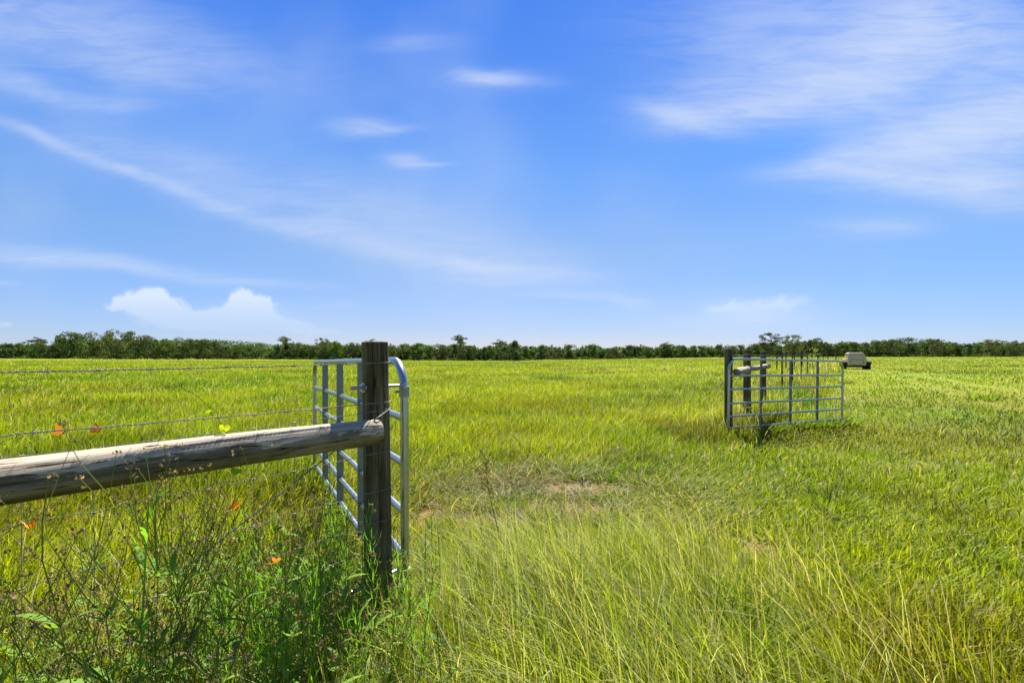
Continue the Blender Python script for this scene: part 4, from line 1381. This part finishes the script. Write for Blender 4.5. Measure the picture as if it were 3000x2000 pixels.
while px < 3090:
    dep = 262 - 50 * math.exp(-((px - 380) / 330.0) ** 2) + rt.uniform(-8, 8)
    top = np.interp(px, TOPX, TOPY) + rt.choice([rt.uniform(-2, 2), rt.uniform(2, 9), rt.uniform(-6, -1)])
    x = (px - 1500) / F * dep
    g = gz(x, dep)
    H = EYE + (HZ - top) / F * dep - g
    if 180 < px < 640: kind = rt.choice(['oak', 'oak', 'round'])
    else: kind = rt.choice(['round', 'round', 'round', 'oak', 'narrow'])
    vi = rt.randint(0, 4)
    ws = rt.uniform(.85, 1.2) * {'round': .95, 'oak': .95, 'narrow': 1.1}[kind]
    idx += 1
    if px > -20 and px < 3020:
        lab = '%s, %s from the left in the front row of the tree line' % (desc[kind][vi % len(desc[kind])], ordw(idx))
    else:
        lab = '%s beyond the %s end of the tree line, %s in the row' % (desc[kind][vi % len(desc[kind])], 'left' if px < 0 else 'right', ordw(idx))
    tree(kind, vi, x, dep, H, ws, rt.uniform(0, 6.28), lab, group=GT)
    px += H * ws / dep * F * {'round': .78, 'oak': .95, 'narrow': .62}[kind] * rt.uniform(.8, 1.1)
SPEC = [('pine', 0, 112, 984, 250, 1.1, 'lone flat-topped pine rising above the far left end of the tree line'),
        ('pine', 1, 835, 985, 255, .9, 'tall clump-topped pine in the tree line, left of the near gatepost'),
        ('open', 0, 945, 989, 250, .8, 'open-crowned tree in the tree line just left of the near gatepost'),
        ('pine', 0, 1088, 989, 258, 1.2, 'pine whose top shows right behind the near gatepost'),
        ('pine', 1, 1348, 981, 252, 1.05, 'tallest flat-topped pine in the middle of the tree line'),
        ('pine', 0, 1466, 991, 256, 1.2, 'small leaning pine in the middle, right of the tallest one'),
        ('narrow', 1, 1502, 995, 250, 1.2, 'dark pointed tree in the middle of the tree line'),
        ('pine', 0, 1950, 999, 258, 1.3, 'low flat pine top standing out left of the far gate'),
        ('open', 0, 2256, 973, 236, .95, 'tall open-crowned tree right of the far gatepost, left of a pair'),
        ('open', 1, 2322, 979, 240, 1.0, 'tall open-crowned tree right of the far gatepost, right of a pair'),
        ('open', 1, 2395, 988, 244, .6, 'thin feathery tree just left of the buggy, above the tree line'),
        ('open', 0, 2742, 992, 240, .9, 'open-topped tree at the right, beyond the buggy'),
        ('open', 1, 2905, 993, 242, 1.1, 'wide flat-topped tree near the right end of the tree line'),
        ('open', 0, 2968, 997, 244, .8, 'rightmost flat-topped tree in the tree line')]
for (kind, vi, px, top, dep, ws, lab) in SPEC:
    x = (px - 1500) / F * dep
    g = gz(x, dep)
    tree(kind, vi, x, dep, EYE + (HZ - top) / F * dep - g, ws, rt.uniform(0, 6.28), lab, 'pine tree' if kind == 'pine' else 'tree', GT)
for o in protos:
    if o.name not in used: bpy.data.objects.remove(o)

def far_woods():
    rs = np.random.RandomState(3)
    lob = []
    for px in np.arange(-150, 3150, 11):
        for row in range(3):
            dep = 285 + row * 22 + rs.uniform(-8, 8)
            top = np.interp(px, TOPX, TOPY) + rs.uniform(8, 18) + 4 * math.sin(px * .05)
            top = max(top, 998)
            x = (px + rs.uniform(-6, 6) - 1500) / F * dep
            zt = EYE + (HZ - top) / F * dep
            r = rs.uniform(1.8, 3.2)
            lob.append((x, dep, zt - r * .6, r, r * .8, 1.0))
            if row == 0:
                for zz in (.1, .25, .4, .55, .7, .85):
                    lob.append((x + rs.uniform(-1, 1), dep - rs.uniform(0, 6), max(1, zt * zz), r, r, .8))
    # pine ridge farther back, left of centre
    for px in np.arange(480, 800, 7):
        dep = 620
        top = 994 + 14 * ((px - 600) / 200.0) ** 2 + rs.uniform(0, 3)
        x = (px - 1500) / F * dep; zt = EYE + (HZ - top) / F * dep
        lob.append((x, dep, zt - 3, 3.4, 4.2, .8)); lob.append((x, dep, zt - 9, 5, 6, .8))
    co, cols = crown_cloud(lob, rs, 60, .8, (.075, .130, .036))
    n = len(co) // 4
    o = np_mesh('background_woods', co, np.zeros((0, 3), int), np.arange(n * 4).reshape(n, 4), cols, M_crown)
    meta(o, 'continuous dark woods filling in behind the front row of trees', 'woods', kind='stuff')
far_woods()
def undergrowth():
    rs = np.random.RandomState(8); lob = []
    for px in np.arange(-100, 3100, 9):
        dep = 262 - 50 * math.exp(-((px - 380) / 330.0) ** 2) - 6 + rs.uniform(-2, 2)
        x = (px - 1500) / F * dep; r = rs.uniform(.6, 1.6)
        if rs.rand() < .75: lob.append((x, dep, gz(x, dep) + r * .4, r * 1.3, r * .8, 1))
    co, cols = crown_cloud(lob, rs, 34, .35, (.075, .125, .018))
    n = len(co) // 4
    o = np_mesh('undergrowth', co, np.zeros((0, 3), int), np.arange(n * 4).reshape(n, 4), cols, M_crown)
    meta(o, 'low bright green brush along the foot of the tree line', 'undergrowth', kind='stuff')
undergrowth()
